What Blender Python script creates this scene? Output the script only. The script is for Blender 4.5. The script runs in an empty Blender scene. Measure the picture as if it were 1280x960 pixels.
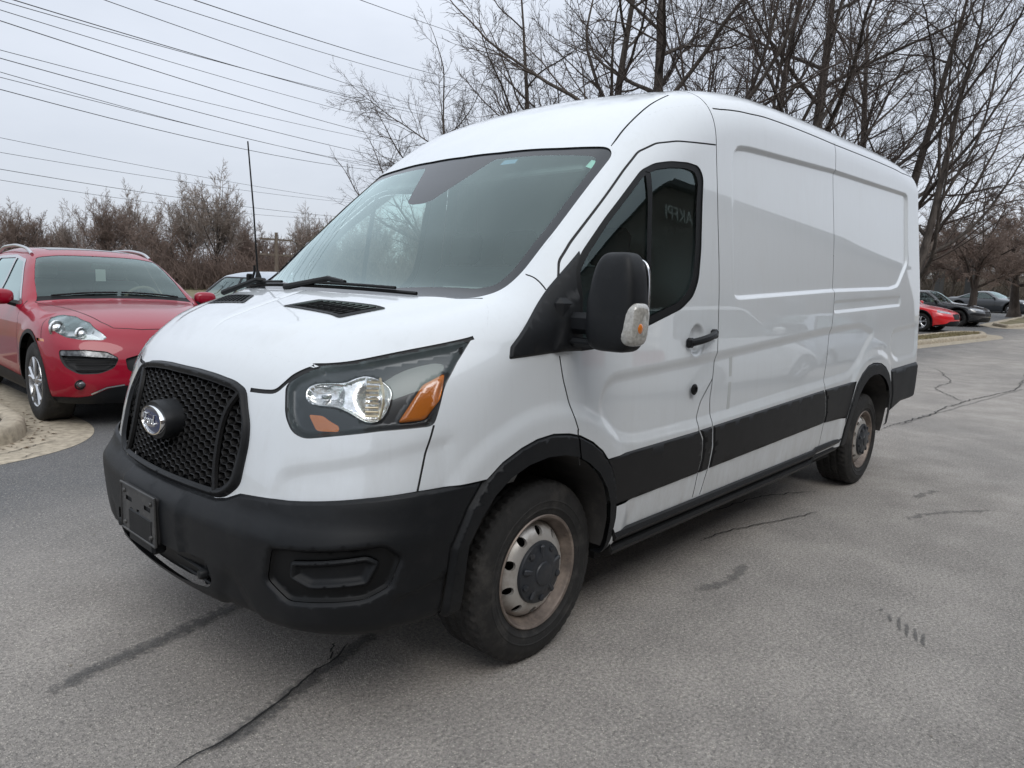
CAMP=(-1.97779,-2.60216,1.40418,.82732,-.1356,.03407,895.336)
import bpy, math, random
import numpy as np
from mathutils import Vector, Matrix
from mathutils.geometry import delaunay_2d_cdt
PI=math.pi
sc=bpy.context.scene
COL=sc.collection
random.seed(7); RNG=np.random.RandomState(7)
# ------------------------------------------------------------------ materials
def new_mat(name):
    m=bpy.data.materials.new(name); m.use_nodes=True
    nt=m.node_tree; nt.nodes.clear()
    o=nt.nodes.new('ShaderNodeOutputMaterial'); return m,nt,o
def nd(nt,t,**k):
    n=nt.nodes.new(t)
    for a,b in k.items():
        if a in n.inputs.keys(): n.inputs[a].default_value=b
        else: setattr(n,a,b)
    return n
def L(nt,a,b): nt.links.new(a,b)
def ramp(nt,fac,stops):
    r=nt.nodes.new('ShaderNodeValToRGB'); e=r.color_ramp.elements
    while len(e)<len(stops): e.new(.5)
    for i,(p,c) in enumerate(stops):
        e[i].position=p; e[i].color=(c,c,c,1) if not isinstance(c,tuple) else (*c,1)
    L(nt,fac,r.inputs[0]); return r.outputs[0]
def noise(nt,scale,detail=3,rough=.5,co='Object',vec=None,stretch=None):
    if vec is None:
        tc=nt.nodes.new('ShaderNodeTexCoord'); vec=tc.outputs[co]
    if stretch:
        mp=nt.nodes.new('ShaderNodeMapping'); mp.inputs['Scale'].default_value=stretch; L(nt,vec,mp.inputs[0]); vec=mp.outputs[0]
    n=nt.nodes.new('ShaderNodeTexNoise'); n.inputs['Scale'].default_value=scale; n.inputs['Detail'].default_value=detail; n.inputs['Roughness'].default_value=rough
    L(nt,vec,n.inputs['Vector']); return n.outputs['Fac']
def mixc(nt,f,a,b):
    m=nt.nodes.new('ShaderNodeMix'); m.data_type='RGBA'
    if isinstance(f,(int,float)): m.inputs[0].default_value=f
    else: L(nt,f,m.inputs[0])
    for i,x in ((6,a),(7,b)):
        if isinstance(x,tuple): m.inputs[i].default_value=(*x,1)
        else: L(nt,x,m.inputs[i])
    return m.outputs[2]
def pbsdf(name,col,rough=.5,metal=0,coat=0,coatr=.03,var=0,vscale=6,bump=0,bscale=60,spec=.5,dirt=None,rvar=0,emit=0,cior=1.5):
    m,nt,o=new_mat(name); p=nd(nt,'ShaderNodeBsdfPrincipled'); L(nt,p.outputs[0],o.inputs[0])
    p.inputs['Base Color'].default_value=(*col,1); p.inputs['Roughness'].default_value=rough; p.inputs['Metallic'].default_value=metal
    p.inputs['Coat Weight'].default_value=coat; p.inputs['Coat Roughness'].default_value=coatr; p.inputs['Specular IOR Level'].default_value=spec
    p.inputs['Coat IOR'].default_value=cior
    cur=None
    if var:
        n=noise(nt,vscale,5,.6); f=ramp(nt,n,[(.35,0),(.68,1)])
        cur=mixc(nt,f,tuple(c*(1-var) for c in col),tuple(min(1,c*(1+var)) for c in col))
    if dirt:   # (colour, amount, scale)
        n=noise(nt,dirt[2],8,.7); f=ramp(nt,n,[(.5,0),(.75,dirt[1])])
        cur=mixc(nt,f,cur if cur is not None else col,dirt[0])
    if cur is not None: L(nt,cur,p.inputs['Base Color'])
    if rvar:
        n=noise(nt,vscale*1.7,5,.6); mr=nd(nt,'ShaderNodeMapRange'); mr.inputs['To Min'].default_value=max(0,rough-rvar); mr.inputs['To Max'].default_value=rough+rvar
        L(nt,n,mr.inputs[0]); L(nt,mr.outputs[0],p.inputs['Roughness'])
    if bump:
        n=noise(nt,bscale,3,.6); b=nd(nt,'ShaderNodeBump'); b.inputs['Strength'].default_value=bump; b.inputs['Distance'].default_value=.002
        L(nt,n,b.inputs['Height']); L(nt,b.outputs[0],p.inputs['Normal'])
    if emit: p.inputs['Emission Color'].default_value=(*col,1); p.inputs['Emission Strength'].default_value=emit
    return m
def glass(name,tint,refl=1.0,rough=0.0,ior=1.5):
    """thin glass: tinted transparency plus a fresnel mirror"""
    m,nt,o=new_mat(name)
    t=nd(nt,'ShaderNodeBsdfTransparent'); t.inputs[0].default_value=(*tint,1)
    g=nd(nt,'ShaderNodeBsdfGlossy'); g.inputs['Roughness'].default_value=rough; g.inputs[0].default_value=(.84,1,.98,1)
    f=nd(nt,'ShaderNodeFresnel'); f.inputs[0].default_value=ior
    mu=nd(nt,'ShaderNodeMath',operation='MULTIPLY'); mu.inputs[1].default_value=refl; mu.use_clamp=True
    L(nt,f.outputs[0],mu.inputs[0]); mx=nd(nt,'ShaderNodeMixShader'); L(nt,mu.outputs[0],mx.inputs[0]); L(nt,t.outputs[0],mx.inputs[1]); L(nt,g.outputs[0],mx.inputs[2]); L(nt,mx.outputs[0],o.inputs[0])
    return m
M={}
M['white']=pbsdf('white_paint',(.65,.685,.71),.32,coat=1,coatr=.015,dirt=((.52,.50,.46),.10,2.2),rvar=.05,cior=1.6)
def road_film(m):
    nt=m.node_tree; p=[n for n in nt.nodes if n.type=='BSDF_PRINCIPLED'][0]; src=p.inputs['Base Color'].links[0].from_socket
    tc=nt.nodes.new('ShaderNodeTexCoord'); sx=nt.nodes.new('ShaderNodeSeparateXYZ'); L(nt,tc.outputs['Object'],sx.inputs[0])
    h=nt.nodes.new('ShaderNodeMapRange'); L(nt,sx.outputs[2],h.inputs[0]); h.inputs['From Min'].default_value=.38; h.inputs['From Max'].default_value=.95; h.inputs['To Min'].default_value=1; h.inputs['To Max'].default_value=0
    n=ramp(nt,noise(nt,9,8,.75,vec=tc.outputs['Object'],stretch=(1,1,.35)),[(.35,0),(.7,.55)])
    mu=nd(nt,'ShaderNodeMath',operation='MULTIPLY'); L(nt,h.outputs[0],mu.inputs[0]); L(nt,n,mu.inputs[1])
    # fine streaks left by rain over the whole panel
    st=ramp(nt,noise(nt,30,6,.7,vec=tc.outputs['Object'],stretch=(1,1,.06)),[(.52,0),(.8,.10)]); ad=nd(nt,'ShaderNodeMath',operation='ADD'); L(nt,mu.outputs[0],ad.inputs[0]); L(nt,st,ad.inputs[1])
    L(nt,mixc(nt,ad.outputs[0],src,(.33,.31,.28)),p.inputs['Base Color'])
road_film(M['white'])
M['gap']=pbsdf('panel_gap',(.012,.012,.013),.7)
M['plastic']=pbsdf('black_plastic',(.0075,.0085,.0100),.5,var=.2,vscale=3,bump=.25,bscale=700,rvar=.06,dirt=((.03,.03,.03),.35,9),spec=.26)
M['plastic_dark']=pbsdf('dark_plastic',(.005,.0055,.006),.5,spec=.25,bump=.15,bscale=500)
M['clad']=pbsdf('cladding_plastic',(.008,.008,.0085),.45,spec=.28,var=.15,bump=.2,bscale=700,rvar=.05)
M['rubber']=pbsdf('tyre_rubber',(.014,.0135,.013),.78,var=.3,vscale=12,dirt=((.085,.078,.07),.6,9),bump=.4,bscale=120)
M['liner']=pbsdf('wheel_well',(.03,.028,.026),.85,dirt=((.10,.09,.08),.6,6),bump=.5,bscale=60)
M['under']=pbsdf('underbody',(.012,.012,.012),.9)
M['steel']=pbsdf('silver_wheel_paint',(.50,.48,.45),.42,metal=.55,dirt=((.17,.11,.07),.5,14),rvar=.1)
M['rust']=pbsdf('rusty_rim_barrel',(.22,.18,.155),.45,metal=.5,dirt=((.55,.45,.37),.6,9),var=.3,vscale=14)
M['cap']=pbsdf('hub_cap_plastic',(.022,.025,.030),.42,bump=.2,bscale=300,dirt=((.10,.09,.08),.3,14))
M['chrome']=pbsdf('chrome',(.82,.83,.84),.08,metal=1)
M['reflector']=pbsdf('lamp_reflector',(.85,.85,.83),.16,metal=.9,bump=.7,bscale=70,var=.25,vscale=40)
M['lamp_house']=pbsdf('lamp_housing',(.055,.057,.060),.3,metal=.4)
M['amber']=pbsdf('amber_lens',(.62,.17,.01),.18,coat=1,bump=.6,bscale=90,spec=.8)
M['clearlens']=glass('clear_lens',(.96,.97,.98),.75)
M['mlens']=pbsdf('mirror_lamp_lens',(.36,.35,.32),.10,coat=1,bump=.25,bscale=60,var=.22,vscale=90,spec=.8)
M['bulb']=pbsdf('bulb',(.9,.75,.5),.15,emit=.5)
M['windshield']=glass('windshield_glass',(.80,.95,.90),1.75,ior=1.5)
M['sideglass']=glass('side_window_glass',(.80,.90,.87),1.25)
M['frit']=pbsdf('glass_border',(.022,.025,.029),.10,spec=.55)
M['interior']=pbsdf('grey_interior_plastic',(.22,.23,.23),.6,bump=.3,bscale=300)
M['interior_dark']=pbsdf('charcoal_interior',(.05,.05,.052),.7)
M['bulkhead']=pbsdf('bulkhead_panel',(.46,.48,.48),.5,var=.05,vscale=2)
M['headliner']=pbsdf('headliner_fabric',(.42,.43,.42),.9)
M['fabric']=pbsdf('seat_fabric',(.045,.047,.05),.9,bump=.5,bscale=300)
M['badge_blue']=pbsdf('badge_enamel',(.012,.025,.09),.15,coat=1)
M['letter']=pbsdf('badge_letter',(.75,.77,.8),.2,metal=.8)
M['sticker']=pbsdf('sticker',(.55,.85,.75),.5)
M['bluesticker']=pbsdf('blue_sticker',(.25,.38,.55),.5)
M['bracket']=pbsdf('plate_bracket_plastic',(.045,.045,.045),.5,dirt=((.16,.15,.14),.5,18),bump=.3,bscale=200)
# ------------------------------------------------------------------ curve and polygon helpers
def pch(xk,yk,x):
    xk=np.asarray(xk,float); yk=np.asarray(yk,float); x=np.clip(x,xk[0],xk[-1])
    h=np.diff(xk); d=np.diff(yk)/h
    m=np.zeros_like(yk); m[0]=d[0]; m[-1]=d[-1]
    for i in range(1,len(yk)-1):
        if d[i-1]*d[i]>0:
            w1=2*h[i]+h[i-1]; w2=h[i]+2*h[i-1]
            m[i]=(w1+w2)/(w1/d[i-1]+w2/d[i])
    i=np.clip(np.searchsorted(xk,x)-1,0,len(h)-1)
    t=(x-xk[i])/h[i]; t2=t*t; t3=t2*t
    return (2*t3-3*t2+1)*yk[i]+(t3-2*t2+t)*h[i]*m[i]+(-2*t3+3*t2)*yk[i+1]+(t3-t2)*h[i]*m[i+1]
def smax(a,b,k):
    h=np.maximum(k-np.abs(a-b),0); return np.maximum(a,b)+h*h/(4*k)
def ss(x):
    x=np.clip(x,0,1); return x*x*(3-2*x)
def resample(p,h,closed=True):
    p=[np.array(q,float) for q in p]; out=[]
    n=len(p); rng=range(n if closed else n-1)
    for i in rng:
        a,b=p[i],p[(i+1)%n]; k=max(1,int(math.ceil(np.linalg.norm(b-a)/h)))
        for j in range(k): out.append(a+(b-a)*j/k)
    if not closed: out.append(p[-1])
    return np.array(out)
def rounded(p,r,closed=True,n=4):
    """round polygon corners with quadratic curves"""
    p=[np.array(q,float) for q in p]; out=[]; m=len(p)
    for i in range(m):
        if not closed and i in (0,m-1): out.append(p[i]); continue
        a,b,c=p[i-1],p[i],p[(i+1)%m]
        la,lc=np.linalg.norm(a-b),np.linalg.norm(c-b)
        ra,rc=min(r,la*.45),min(r,lc*.45)
        s=b+(a-b)*ra/la; e=b+(c-b)*rc/lc
        for k in range(n+1):
            t=k/n; out.append((1-t)**2*s+2*t*(1-t)*b+t*t*e)
    return np.array(out)
def strip(p,w):
    p=np.array(p,float); n=len(p); t=np.zeros_like(p)
    t[1:-1]=p[2:]-p[:-2]; t[0]=p[1]-p[0]; t[-1]=p[-1]-p[-2]
    t/=np.linalg.norm(t,axis=1)[:,None]+1e-9; nn=np.stack([-t[:,1],t[:,0]],1)*w/2
    return np.concatenate([p+nn,(p-nn)[::-1]])
def inside(q,poly):
    x,y=q[:,0],q[:,1]; r=np.zeros(len(q),bool)
    a=poly; b=np.roll(poly,-1,0)
    for (x1,y1),(x2,y2) in zip(a,b):
        if y1==y2: continue
        c=((y1>y)!=(y2>y)); r^=c&(x<(x2-x1)*(y-y1)/(y2-y1)+x1)
    return r
def sym(p):
    p=np.array(p); k=p[p[:,0]>1e-6]; i=np.argmax(p[:,0]<=1e-6)
    p=p if p[0,0]<=1e-6 and p[-1,0]<=1e-6 else p
    return np.concatenate([p,(p*np.array([-1,1]))[::-1]])
def udist(q,p,closed=True):
    a=p; b=np.roll(p,-1,0)
    if not closed: a=p[:-1]; b=p[1:]
    d=np.full(len(q),1e9)
    for i in range(0,len(q),4000):
        Q=q[i:i+4000,None]; ab=(b-a)[None]; t=((Q-a[None])*ab).sum(2)/np.maximum((ab**2).sum(2),1e-12)
        t=np.clip(t,0,1)[...,None]; d[i:i+4000]=np.sqrt((((a[None]+t*ab)-Q)**2).sum(2)).min(1)
    return d
def sdist(q,p):
    d=udist(q,p); return np.where(inside(q,p),-d,d)
# ------------------------------------------------------------------ object helpers
def link(o,parent=None):
    COL.objects.link(o)
    if parent is not None: o.parent=parent
    return o
def empty(name,loc=(0,0,0),rz=0):
    o=bpy.data.objects.new(name,None); o.location=loc; o.rotation_euler=(0,0,rz); o.empty_display_size=.2; return link(o)
def tag(o,label=None,cat=None,group=None,kind=None):
    if label: o['label']=label
    if cat: o['category']=cat
    if group: o['group']=group
    if kind: o['kind']=kind
    return o
def mk(name,v,f,mats,parent=None,normals=None,mi=None,smooth=True):
    me=bpy.data.meshes.new(name)
    v=np.asarray(v,float); me.from_pydata(v.tolist(),[],[tuple(int(i) for i in t) for t in f])
    for m in (mats if isinstance(mats,(list,tuple)) else [mats]): me.materials.append(m)
    if mi is not None: me.polygons.foreach_set('material_index',np.asarray(mi,int))
    if smooth: me.polygons.foreach_set('use_smooth',np.ones(len(me.polygons),bool))
    me.update()
    if normals is not None: me.normals_split_custom_set_from_vertices(np.asarray(normals,float).tolist())
    return link(bpy.data.objects.new(name,me),parent)
class MB:
    """collects primitives into one mesh"""
    def __init__(s): s.v=[]; s.f=[]; s.m=[]
    def add(s,v,f,m=0):
        o=len(s.v); s.v+= [tuple(x) for x in v]; s.f+=[tuple(i+o for i in t) for t in f]; s.m+=[m]*len(f); return s
    def box(s,c,d,m=0,rot=None,bev=0.0):
        hx,hy,hz=d[0]/2,d[1]/2,d[2]/2
        if bev<=0:
            V=[Vector((x*hx,y*hy,z*hz)) for x in(-1,1) for y in(-1,1) for z in(-1,1)]
            F=[(0,1,3,2),(4,6,7,5),(0,4,5,1),(2,3,7,6),(0,2,6,4),(1,5,7,3)]
        else:
            b=min(bev,hx*.9,hy*.9,hz*.9); V=[];idx={}
            for x in(-1,1):
                for y in(-1,1):
                    for z in(-1,1):
                        for k,(a,bb,cc) in enumerate(((hx,hy-b,hz-b),(hx-b,hy,hz-b),(hx-b,hy-b,hz))):
                            idx[(x,y,z,k)]=len(V); V.append(Vector((x*a,y*bb,z*cc)))
            F=[]
            for sg in(-1,1):
                F.append([idx[(sg,y,z,0)] for y,z in((-1,-1),(1,-1),(1,1),(-1,1))][::sg])
                F.append([idx[(x,sg,z,1)] for x,z in((-1,-1),(-1,1),(1,1),(1,-1))][::sg])
                F.append([idx[(x,y,sg,2)] for x,y in((-1,-1),(1,-1),(1,1),(-1,1))][::sg])
            for a in(-1,1):
                for b2 in(-1,1):
                    F.append([idx[(a,b2,-1,0)],idx[(a,b2,1,0)],idx[(a,b2,1,1)],idx[(a,b2,-1,1)]][::-a*b2])
                    F.append([idx[(a,-1,b2,0)],idx[(a,-1,b2,2)],idx[(a,1,b2,2)],idx[(a,1,b2,0)]][::-a*b2])
                    F.append([idx[(-1,a,b2,1)],idx[(1,a,b2,1)],idx[(1,a,b2,2)],idx[(-1,a,b2,2)]][::-a*b2])
            for x in(-1,1):
                for y in(-1,1):
                    for z in(-1,1): F.append([idx[(x,y,z,k)] for k in(0,1,2)][::x*y*z])
        if rot is not None: V=[rot@q for q in V]
        return s.add([q+Vector(c) for q in V],F,m)
    def tube(s,pts,r,n=8,m=0,cap=True):
        pts=[Vector(p) for p in pts]; rr=r if isinstance(r,(list,tuple)) else [r]*len(pts)
        V=[];F=[]; ref=None
        for i,p in enumerate(pts):
            t=(pts[min(i+1,len(pts)-1)]-pts[max(i-1,0)]).normalized()
            if ref is None: ref=t.orthogonal().normalized()
            ref=(ref-t*ref.dot(t)); ref=ref.normalized() if ref.length>1e-6 else t.orthogonal().normalized()
            b=t.cross(ref)
            for k in range(n):
                a=2*PI*k/n; V.append(p+(ref*math.cos(a)+b*math.sin(a))*rr[i])
        for i in range(len(pts)-1):
            for k in range(n): F.append((i*n+k,i*n+(k+1)%n,(i+1)*n+(k+1)%n,(i+1)*n+k))
        if cap: F.append(tuple(range(n))[::-1]); F.append(tuple(range((len(pts)-1)*n,len(pts)*n)))
        return s.add(V,F,m)
    def lathe(s,prof,n=64,m=0,axis='y',c=(0,0,0),rfun=None,close=False,a0=0,a1=2*PI):
        V=[];F=[]; k=len(prof); full=abs(a1-a0-2*PI)<1e-6; nn=n if full else n+1
        for i in range(nn):
            a=a0+(a1-a0)*i/n
            for j,(r,d) in enumerate(prof):
                if rfun: r=rfun(r,d,a,i,j)
                if axis=='y': V.append((c[0]+r*math.cos(a),c[1]+d,c[2]+r*math.sin(a)))
                elif axis=='x': V.append((c[0]+d,c[1]+r*math.cos(a),c[2]+r*math.sin(a)))
                else: V.append((c[0]+r*math.cos(a),c[1]+r*math.sin(a),c[2]+d))
        for i in range(n):
            i2=(i+1)%nn
            for j in range(k-1 if not close else k):
                j2=(j+1)%k; F.append((i*k+j,i*k+j2,i2*k+j2,i2*k+j))
        return s.add(V,F,m)
    def prism(s,poly,to3,depth,m=0):
        """poly: 2D points; to3(x,y,d) -> 3D"""
        n=len(poly); V=[to3(x,y,0) for x,y in poly]+[to3(x,y,depth) for x,y in poly]
        F=[tuple(range(n)),tuple(range(n,2*n))[::-1]]+[(i,(i+1)%n+0,(i+1)%n+n,i+n)[::-1] for i in range(n)]
        return s.add(V,F,m)
    def build(s,name,mats,parent=None,smooth=True,sharp=35,fixn=True):
        o=mk(name,s.v,s.f,mats,parent,mi=s.m,smooth=smooth)
        me=o.data
        import bmesh
        bm=bmesh.new(); bm.from_mesh(me)
        if fixn: bmesh.ops.recalc_face_normals(bm,faces=bm.faces)
        if smooth:
            for e in bm.edges:
                if len(e.link_faces)==2 and e.calc_face_angle(0)>math.radians(sharp): e.smooth=False
        bm.to_mesh(me); bm.free(); return o
# ------------------------------------------------------------------ implicit vehicle body
U1=PI/2
class Surf:
    def __init__(s,V,Lx,ztop=3.2):
        s.V=V; s.L=Lx; s.zt=ztop
        s.tz0=V.get('tz0',.9)
    def f(s,P):
        V=s.V; X=P[:,0]; aY=np.abs(P[:,1]); Z=P[:,2]
        side=aY-pch(V['wz'],V['ww'],Z)
        if 'ex' in V: side=side+pch(V['ex'],V['ew'],X)
        fr=-X-pch(V['fz'],V['fx'],Z)+pch(V['bz'],V['bb'],Z)*aY**2
        sh=pch(V['sx'],V['ss'],X); tX=X-sh*aY**2
        top=Z-(pch(V['tx'],V['tz'],tX)-pch(V['cx'],V['cc'],X)*aY**2)
        e=.01; sl=(pch(V['tx'],V['tz'],tX+e)-pch(V['tx'],V['tz'],tX-e))/(2*e)
        top=top/np.sqrt(1+np.clip(np.abs(sl),0,1.2)**2*.9)
        if 'rz' in V: rear=X-pch(V['rz'],V['rx'],Z)+V.get('rb',.08)*aY**2
        else: rear=X-V['rear']+.10*np.clip(Z-1.2,0,2)**2*.5
        g=smax(side,fr,pch(V['pz'],V['pk'],Z)); g=smax(g,rear,V.get('kr',.14))
        g=smax(g,top,pch(V['kx'],V['kt'],X)); g=smax(g,V['bot']-Z,.06)
        return g
    def grad(s,P):
        e=2e-3; G=np.zeros_like(P)
        for i in range(3):
            a=P.copy();a[:,i]+=e; b=P.copy(); b[:,i]-=e; G[:,i]=(s.f(a)-s.f(b))/(2*e)
        return G/(np.linalg.norm(G,axis=1)[:,None]+1e-12)
    def rays(s,kind,q):
        n=len(q); O=np.zeros((n,3)); D=np.zeros((n,3))
        if kind=='wall':
            u=q[:,0]; O[:,2]=q[:,1]
            a=u<U1; c=u>U1+s.L; b=~a&~c
            D[a,0]=-np.cos(u[a]); D[a,1]=-np.sin(u[a])
            O[b,0]=u[b]-U1; D[b,1]=-1
            ph=u-U1-s.L; O[c,0]=s.L; D[c,0]=np.sin(ph[c]); D[c,1]=-np.cos(ph[c])
        else:
            O[:,0]=q[:,0]; O[:,1]=q[:,1]; O[:,2]=s.tz0; D[:,2]=1
        return O,D
    def solve(s,kind,q):
        O,D=s.rays(kind,q); lo=np.zeros(len(q)); hi=np.full(len(q),s.zt if kind=='top' else 2.2)
        for _ in range(26):
            m=(lo+hi)/2; ins=s.f(O+m[:,None]*D)<0
            lo=np.where(ins,m,lo); hi=np.where(ins,hi,m)
        return O+lo[:,None]*D
    def uv(s,X,Y,Z):
        if X<0: return (math.atan2(abs(Y),-X),Z)
        if X<=s.L: return (U1+X,Z)
        return (U1+s.L+math.atan2(X-s.L,abs(Y)),Z)
    def xz(s,pts):
        """(X,Z) on the side -> wall coordinates, solving for Y"""
        P=np.array(pts,float); lo=np.zeros(len(P)); hi=np.full(len(P),1.3); Zc=np.maximum(P[:,1],s.V['bot']+.07)
        for _ in range(20):
            m=(lo+hi)/2; i=s.f(np.stack([P[:,0],-m,Zc],1))<0; lo=np.where(i,m,lo); hi=np.where(i,hi,m)
        return np.array([(U1+x,z) if 0<=x<=s.L else s.uv(x,y,z) for (x,z),y in zip(P,lo)])
    def yz(s,pts):
        """(Y,Z) on the front -> wall coordinates, solving for X"""
        P=np.array(pts,float); lo=np.zeros(len(P)); hi=np.full(len(P),1.4); Zc=np.maximum(P[:,1],s.V['bot']+.07)
        for _ in range(20):
            m=(lo+hi)/2; i=s.f(np.stack([-m,-np.abs(P[:,0]),Zc],1))<0; lo=np.where(i,m,lo); hi=np.where(i,hi,m)
        return np.array([s.uv(-x,y,z) for (y,z),x in zip(P,lo)])
    def p3(s,pts): return np.array([s.uv(*p) for p in pts])
    def at(s,kind,q,off=0.0):
        q=np.atleast_2d(np.array(q,float)); P=s.solve(kind,q); return P+s.grad(P)*off
    def eval(s,kind,q,disp):
        P=s.solve(kind,q); N=s.grad(P)
        if disp is None: return P,N
        e=.002; d0=disp(q)
        T=[];dd=[]
        for k in range(2):
            q2=q.copy(); q2[:,k]+=e; O,D=s.rays(kind,q2)
            den=(N*D).sum(1); den=np.where(np.abs(den)<.05,.05*np.sign(den+1e-9),den)
            r=((N*(P-O)).sum(1))/den; T.append((O+r[:,None]*D-P)/e)
            q3=q.copy(); q3[:,k]-=e; dd.append((disp(q2)-disp(q3))/(2*e))
        A=T[0]+dd[0][:,None]*N; B=T[1]+dd[1][:,None]*N
        n2=np.cross(A,B); n2/=np.linalg.norm(n2,axis=1)[:,None]+1e-12
        n2*=np.sign((n2*N).sum(1))[:,None]
        return P+d0[:,None]*N,n2
def cdt_regions(outer,regs,h,extra=None,hs=.02,hr=.02):
    """outer polygon, regs [(name,poly)] painted in order -> q, {name: tris}"""
    pts=[];edges=[]
    allp=[resample(outer,hs)]+[resample(p,min(hs,hr)) for _,p in regs]
    for p in allp:
        o=len(pts); n=len(p); pts+=[tuple(x) for x in p]; edges+=[(o+i,o+(i+1)%n) for i in range(n)]
    mn=outer.min(0); mx=outer.max(0)
    gx,gy=np.meshgrid(np.arange(mn[0],mx[0],h),np.arange(mn[1],mx[1],h*.95)); gx=gx+(np.arange(gx.shape[0])%2)[:,None]*h*.5
    g=np.stack([gx.ravel(),gy.ravel()],1)
    def mind(Q,pad):
        d=np.full(len(Q),1e3)
        for p in allp:
            for a in range(0,len(p),40):
                c=p[a:a+41] if a+41<=len(p) else np.concatenate([p[a:],p[:1]]); lo,hi=c.min(0)-pad,c.max(0)+pad
                m=((Q>lo)&(Q<hi)).all(1)
                if m.any(): d[m]=np.minimum(d[m],udist(Q[m],c,closed=False))
        return d
    if extra is not None and len(extra): 
        e=extra[inside(extra,outer)]; e=e[mind(e,.003)>.0025]
    else: e=np.zeros((0,2))
    g=g[inside(g,outer)]; g=g[mind(g,.36*h)>.35*h]
    if len(e):
        k=np.ones(len(g),bool)
        for i in range(0,len(g),2000):
            dd=((g[i:i+2000,None]-e[None])**2).sum(2).min(1); k[i:i+2000]=dd>(.4*h)**2
        g=g[k]
        # thin extras against each other
        cell=set(); keep=[]
        for j,(x,y) in enumerate(e):
            c=(round(x/.006),round(y/.006))
            if c not in cell: cell.add(c); keep.append(j)
        e=e[keep]
    al=pts+[tuple(x) for x in e]+[tuple(x) for x in g]
    v,_,f,_,_,_=delaunay_2d_cdt([Vector(p) for p in al],edges,[],0,1e-5)
    q=np.array([tuple(x) for x in v]); f=np.array([t for t in f if len(t)==3])
    # consistent winding
    a,b,c=q[f[:,0]],q[f[:,1]],q[f[:,2]]
    ar=(b[:,0]-a[:,0])*(c[:,1]-a[:,1])-(b[:,1]-a[:,1])*(c[:,0]-a[:,0])
    f=np.where((ar<0)[:,None],f[:,::-1],f); f=f[np.abs(ar)>1e-10]
    ct=q[f].mean(1); own=np.full(len(f),-1); own[inside(ct,outer)]=0
    for i,(nme,p) in enumerate(regs): own[(own>=0)&inside(ct,p)]=i+1
    names=['base']+[r[0] for r in regs]; out={}
    for i,nme in enumerate(names):
        t=f[own==i]
        if len(t): out[nme]=np.concatenate([out[nme],t]) if nme in out else t
    return q,out
def around(p,offs,h=.015):
    """free rows of points at offsets from a polygon outline"""
    p=resample(p,h); n=len(p); t=np.roll(p,-1,0)-np.roll(p,1,0); t/=np.linalg.norm(t,axis=1)[:,None]+1e-9
    nn=np.stack([-t[:,1],t[:,0]],1); return np.concatenate([p+nn*o for o in offs])
def region_mesh(s,kind,q,tris,disp=None):
    idx=np.unique(tris); mp=np.full(len(q),-1); mp[idx]=np.arange(len(idx))
    P,N=s.eval(kind,q[idx],disp); F=mp[tris]
    # orient by normal
    fn=np.cross(P[F[:,1]]-P[F[:,0]],P[F[:,2]]-P[F[:,0]]); 
    fl=(fn*N[F[:,0]]).sum(1)<0; F[fl]=F[fl][:,::-1]
    return P,N,F
def mirror(part):
    P,N,F=part; s=np.array([1,-1,1.]); return P*s,N*s,F[:,::-1]
def joinp(parts):
    V=[];N=[];F=[];mi=[];o=0
    for (P,n,f),m in parts:
        V.append(P);N.append(n);F.append(f+o);mi.append(np.full(len(f),m));o+=len(P)
    return np.concatenate(V),np.concatenate(N),np.concatenate(F),np.concatenate(mi)
def emit(name,parts,mats,parent,both=True):
    """parts [(part,matindex)]; both: add the mirror half in the same mesh"""
    pp=list(parts)
    if both: pp+=[(mirror(a),m) for a,m in parts]
    V,N,F,mi=joinp(pp); return mk(name,V,F,mats,parent,normals=N,mi=mi)
# ------------------------------------------------------------------ wheels
def disc_with_holes(mb,R0,R1,prof,nh,hr,hx,m,depthfn,ang0=0,hshape=None):
    outer=np.array([(R1*math.cos(a),R1*math.sin(a)) for a in np.linspace(0,2*PI,72,endpoint=False)])
    regs=[]
    for k in range(nh):
        a=ang0+2*PI*k/nh
        if hshape: poly=np.array([(r*math.cos(a+t),r*math.sin(a+t)) for r,t in hshape])
        else: poly=np.array([(hx*math.cos(a)+hr*math.cos(t),hx*math.sin(a)+hr*math.sin(t)) for t in np.linspace(0,2*PI,16,endpoint=False)])
        regs.append(('hole',poly))
    if R0>0: regs.append(('in',np.array([(R0*math.cos(a),R0*math.sin(a)) for a in np.linspace(0,2*PI,48,endpoint=False)])))
    q,o=cdt_regions(outer,regs,.02,hs=.012)
    r=np.hypot(q[:,0],q[:,1]); V=[(x,depthfn(rr),z) for (x,z),rr in zip(q,r)]
    mb.add(V,[tuple(int(i) for i in t) for t in o['base']],m)
    for nme,p in regs:
        if nme=='hole':
            p=resample(p,.012); n=len(p); V=[(x,depthfn(math.hypot(x,z)),z) for x,z in p]+[(x*.985,depthfn(math.hypot(x,z))+.012,z*.985) for x,z in p]
            mb.add(V,[(i,(i+1)%n,(i+1)%n+n,i+n) for i in range(n)],m)
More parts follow.
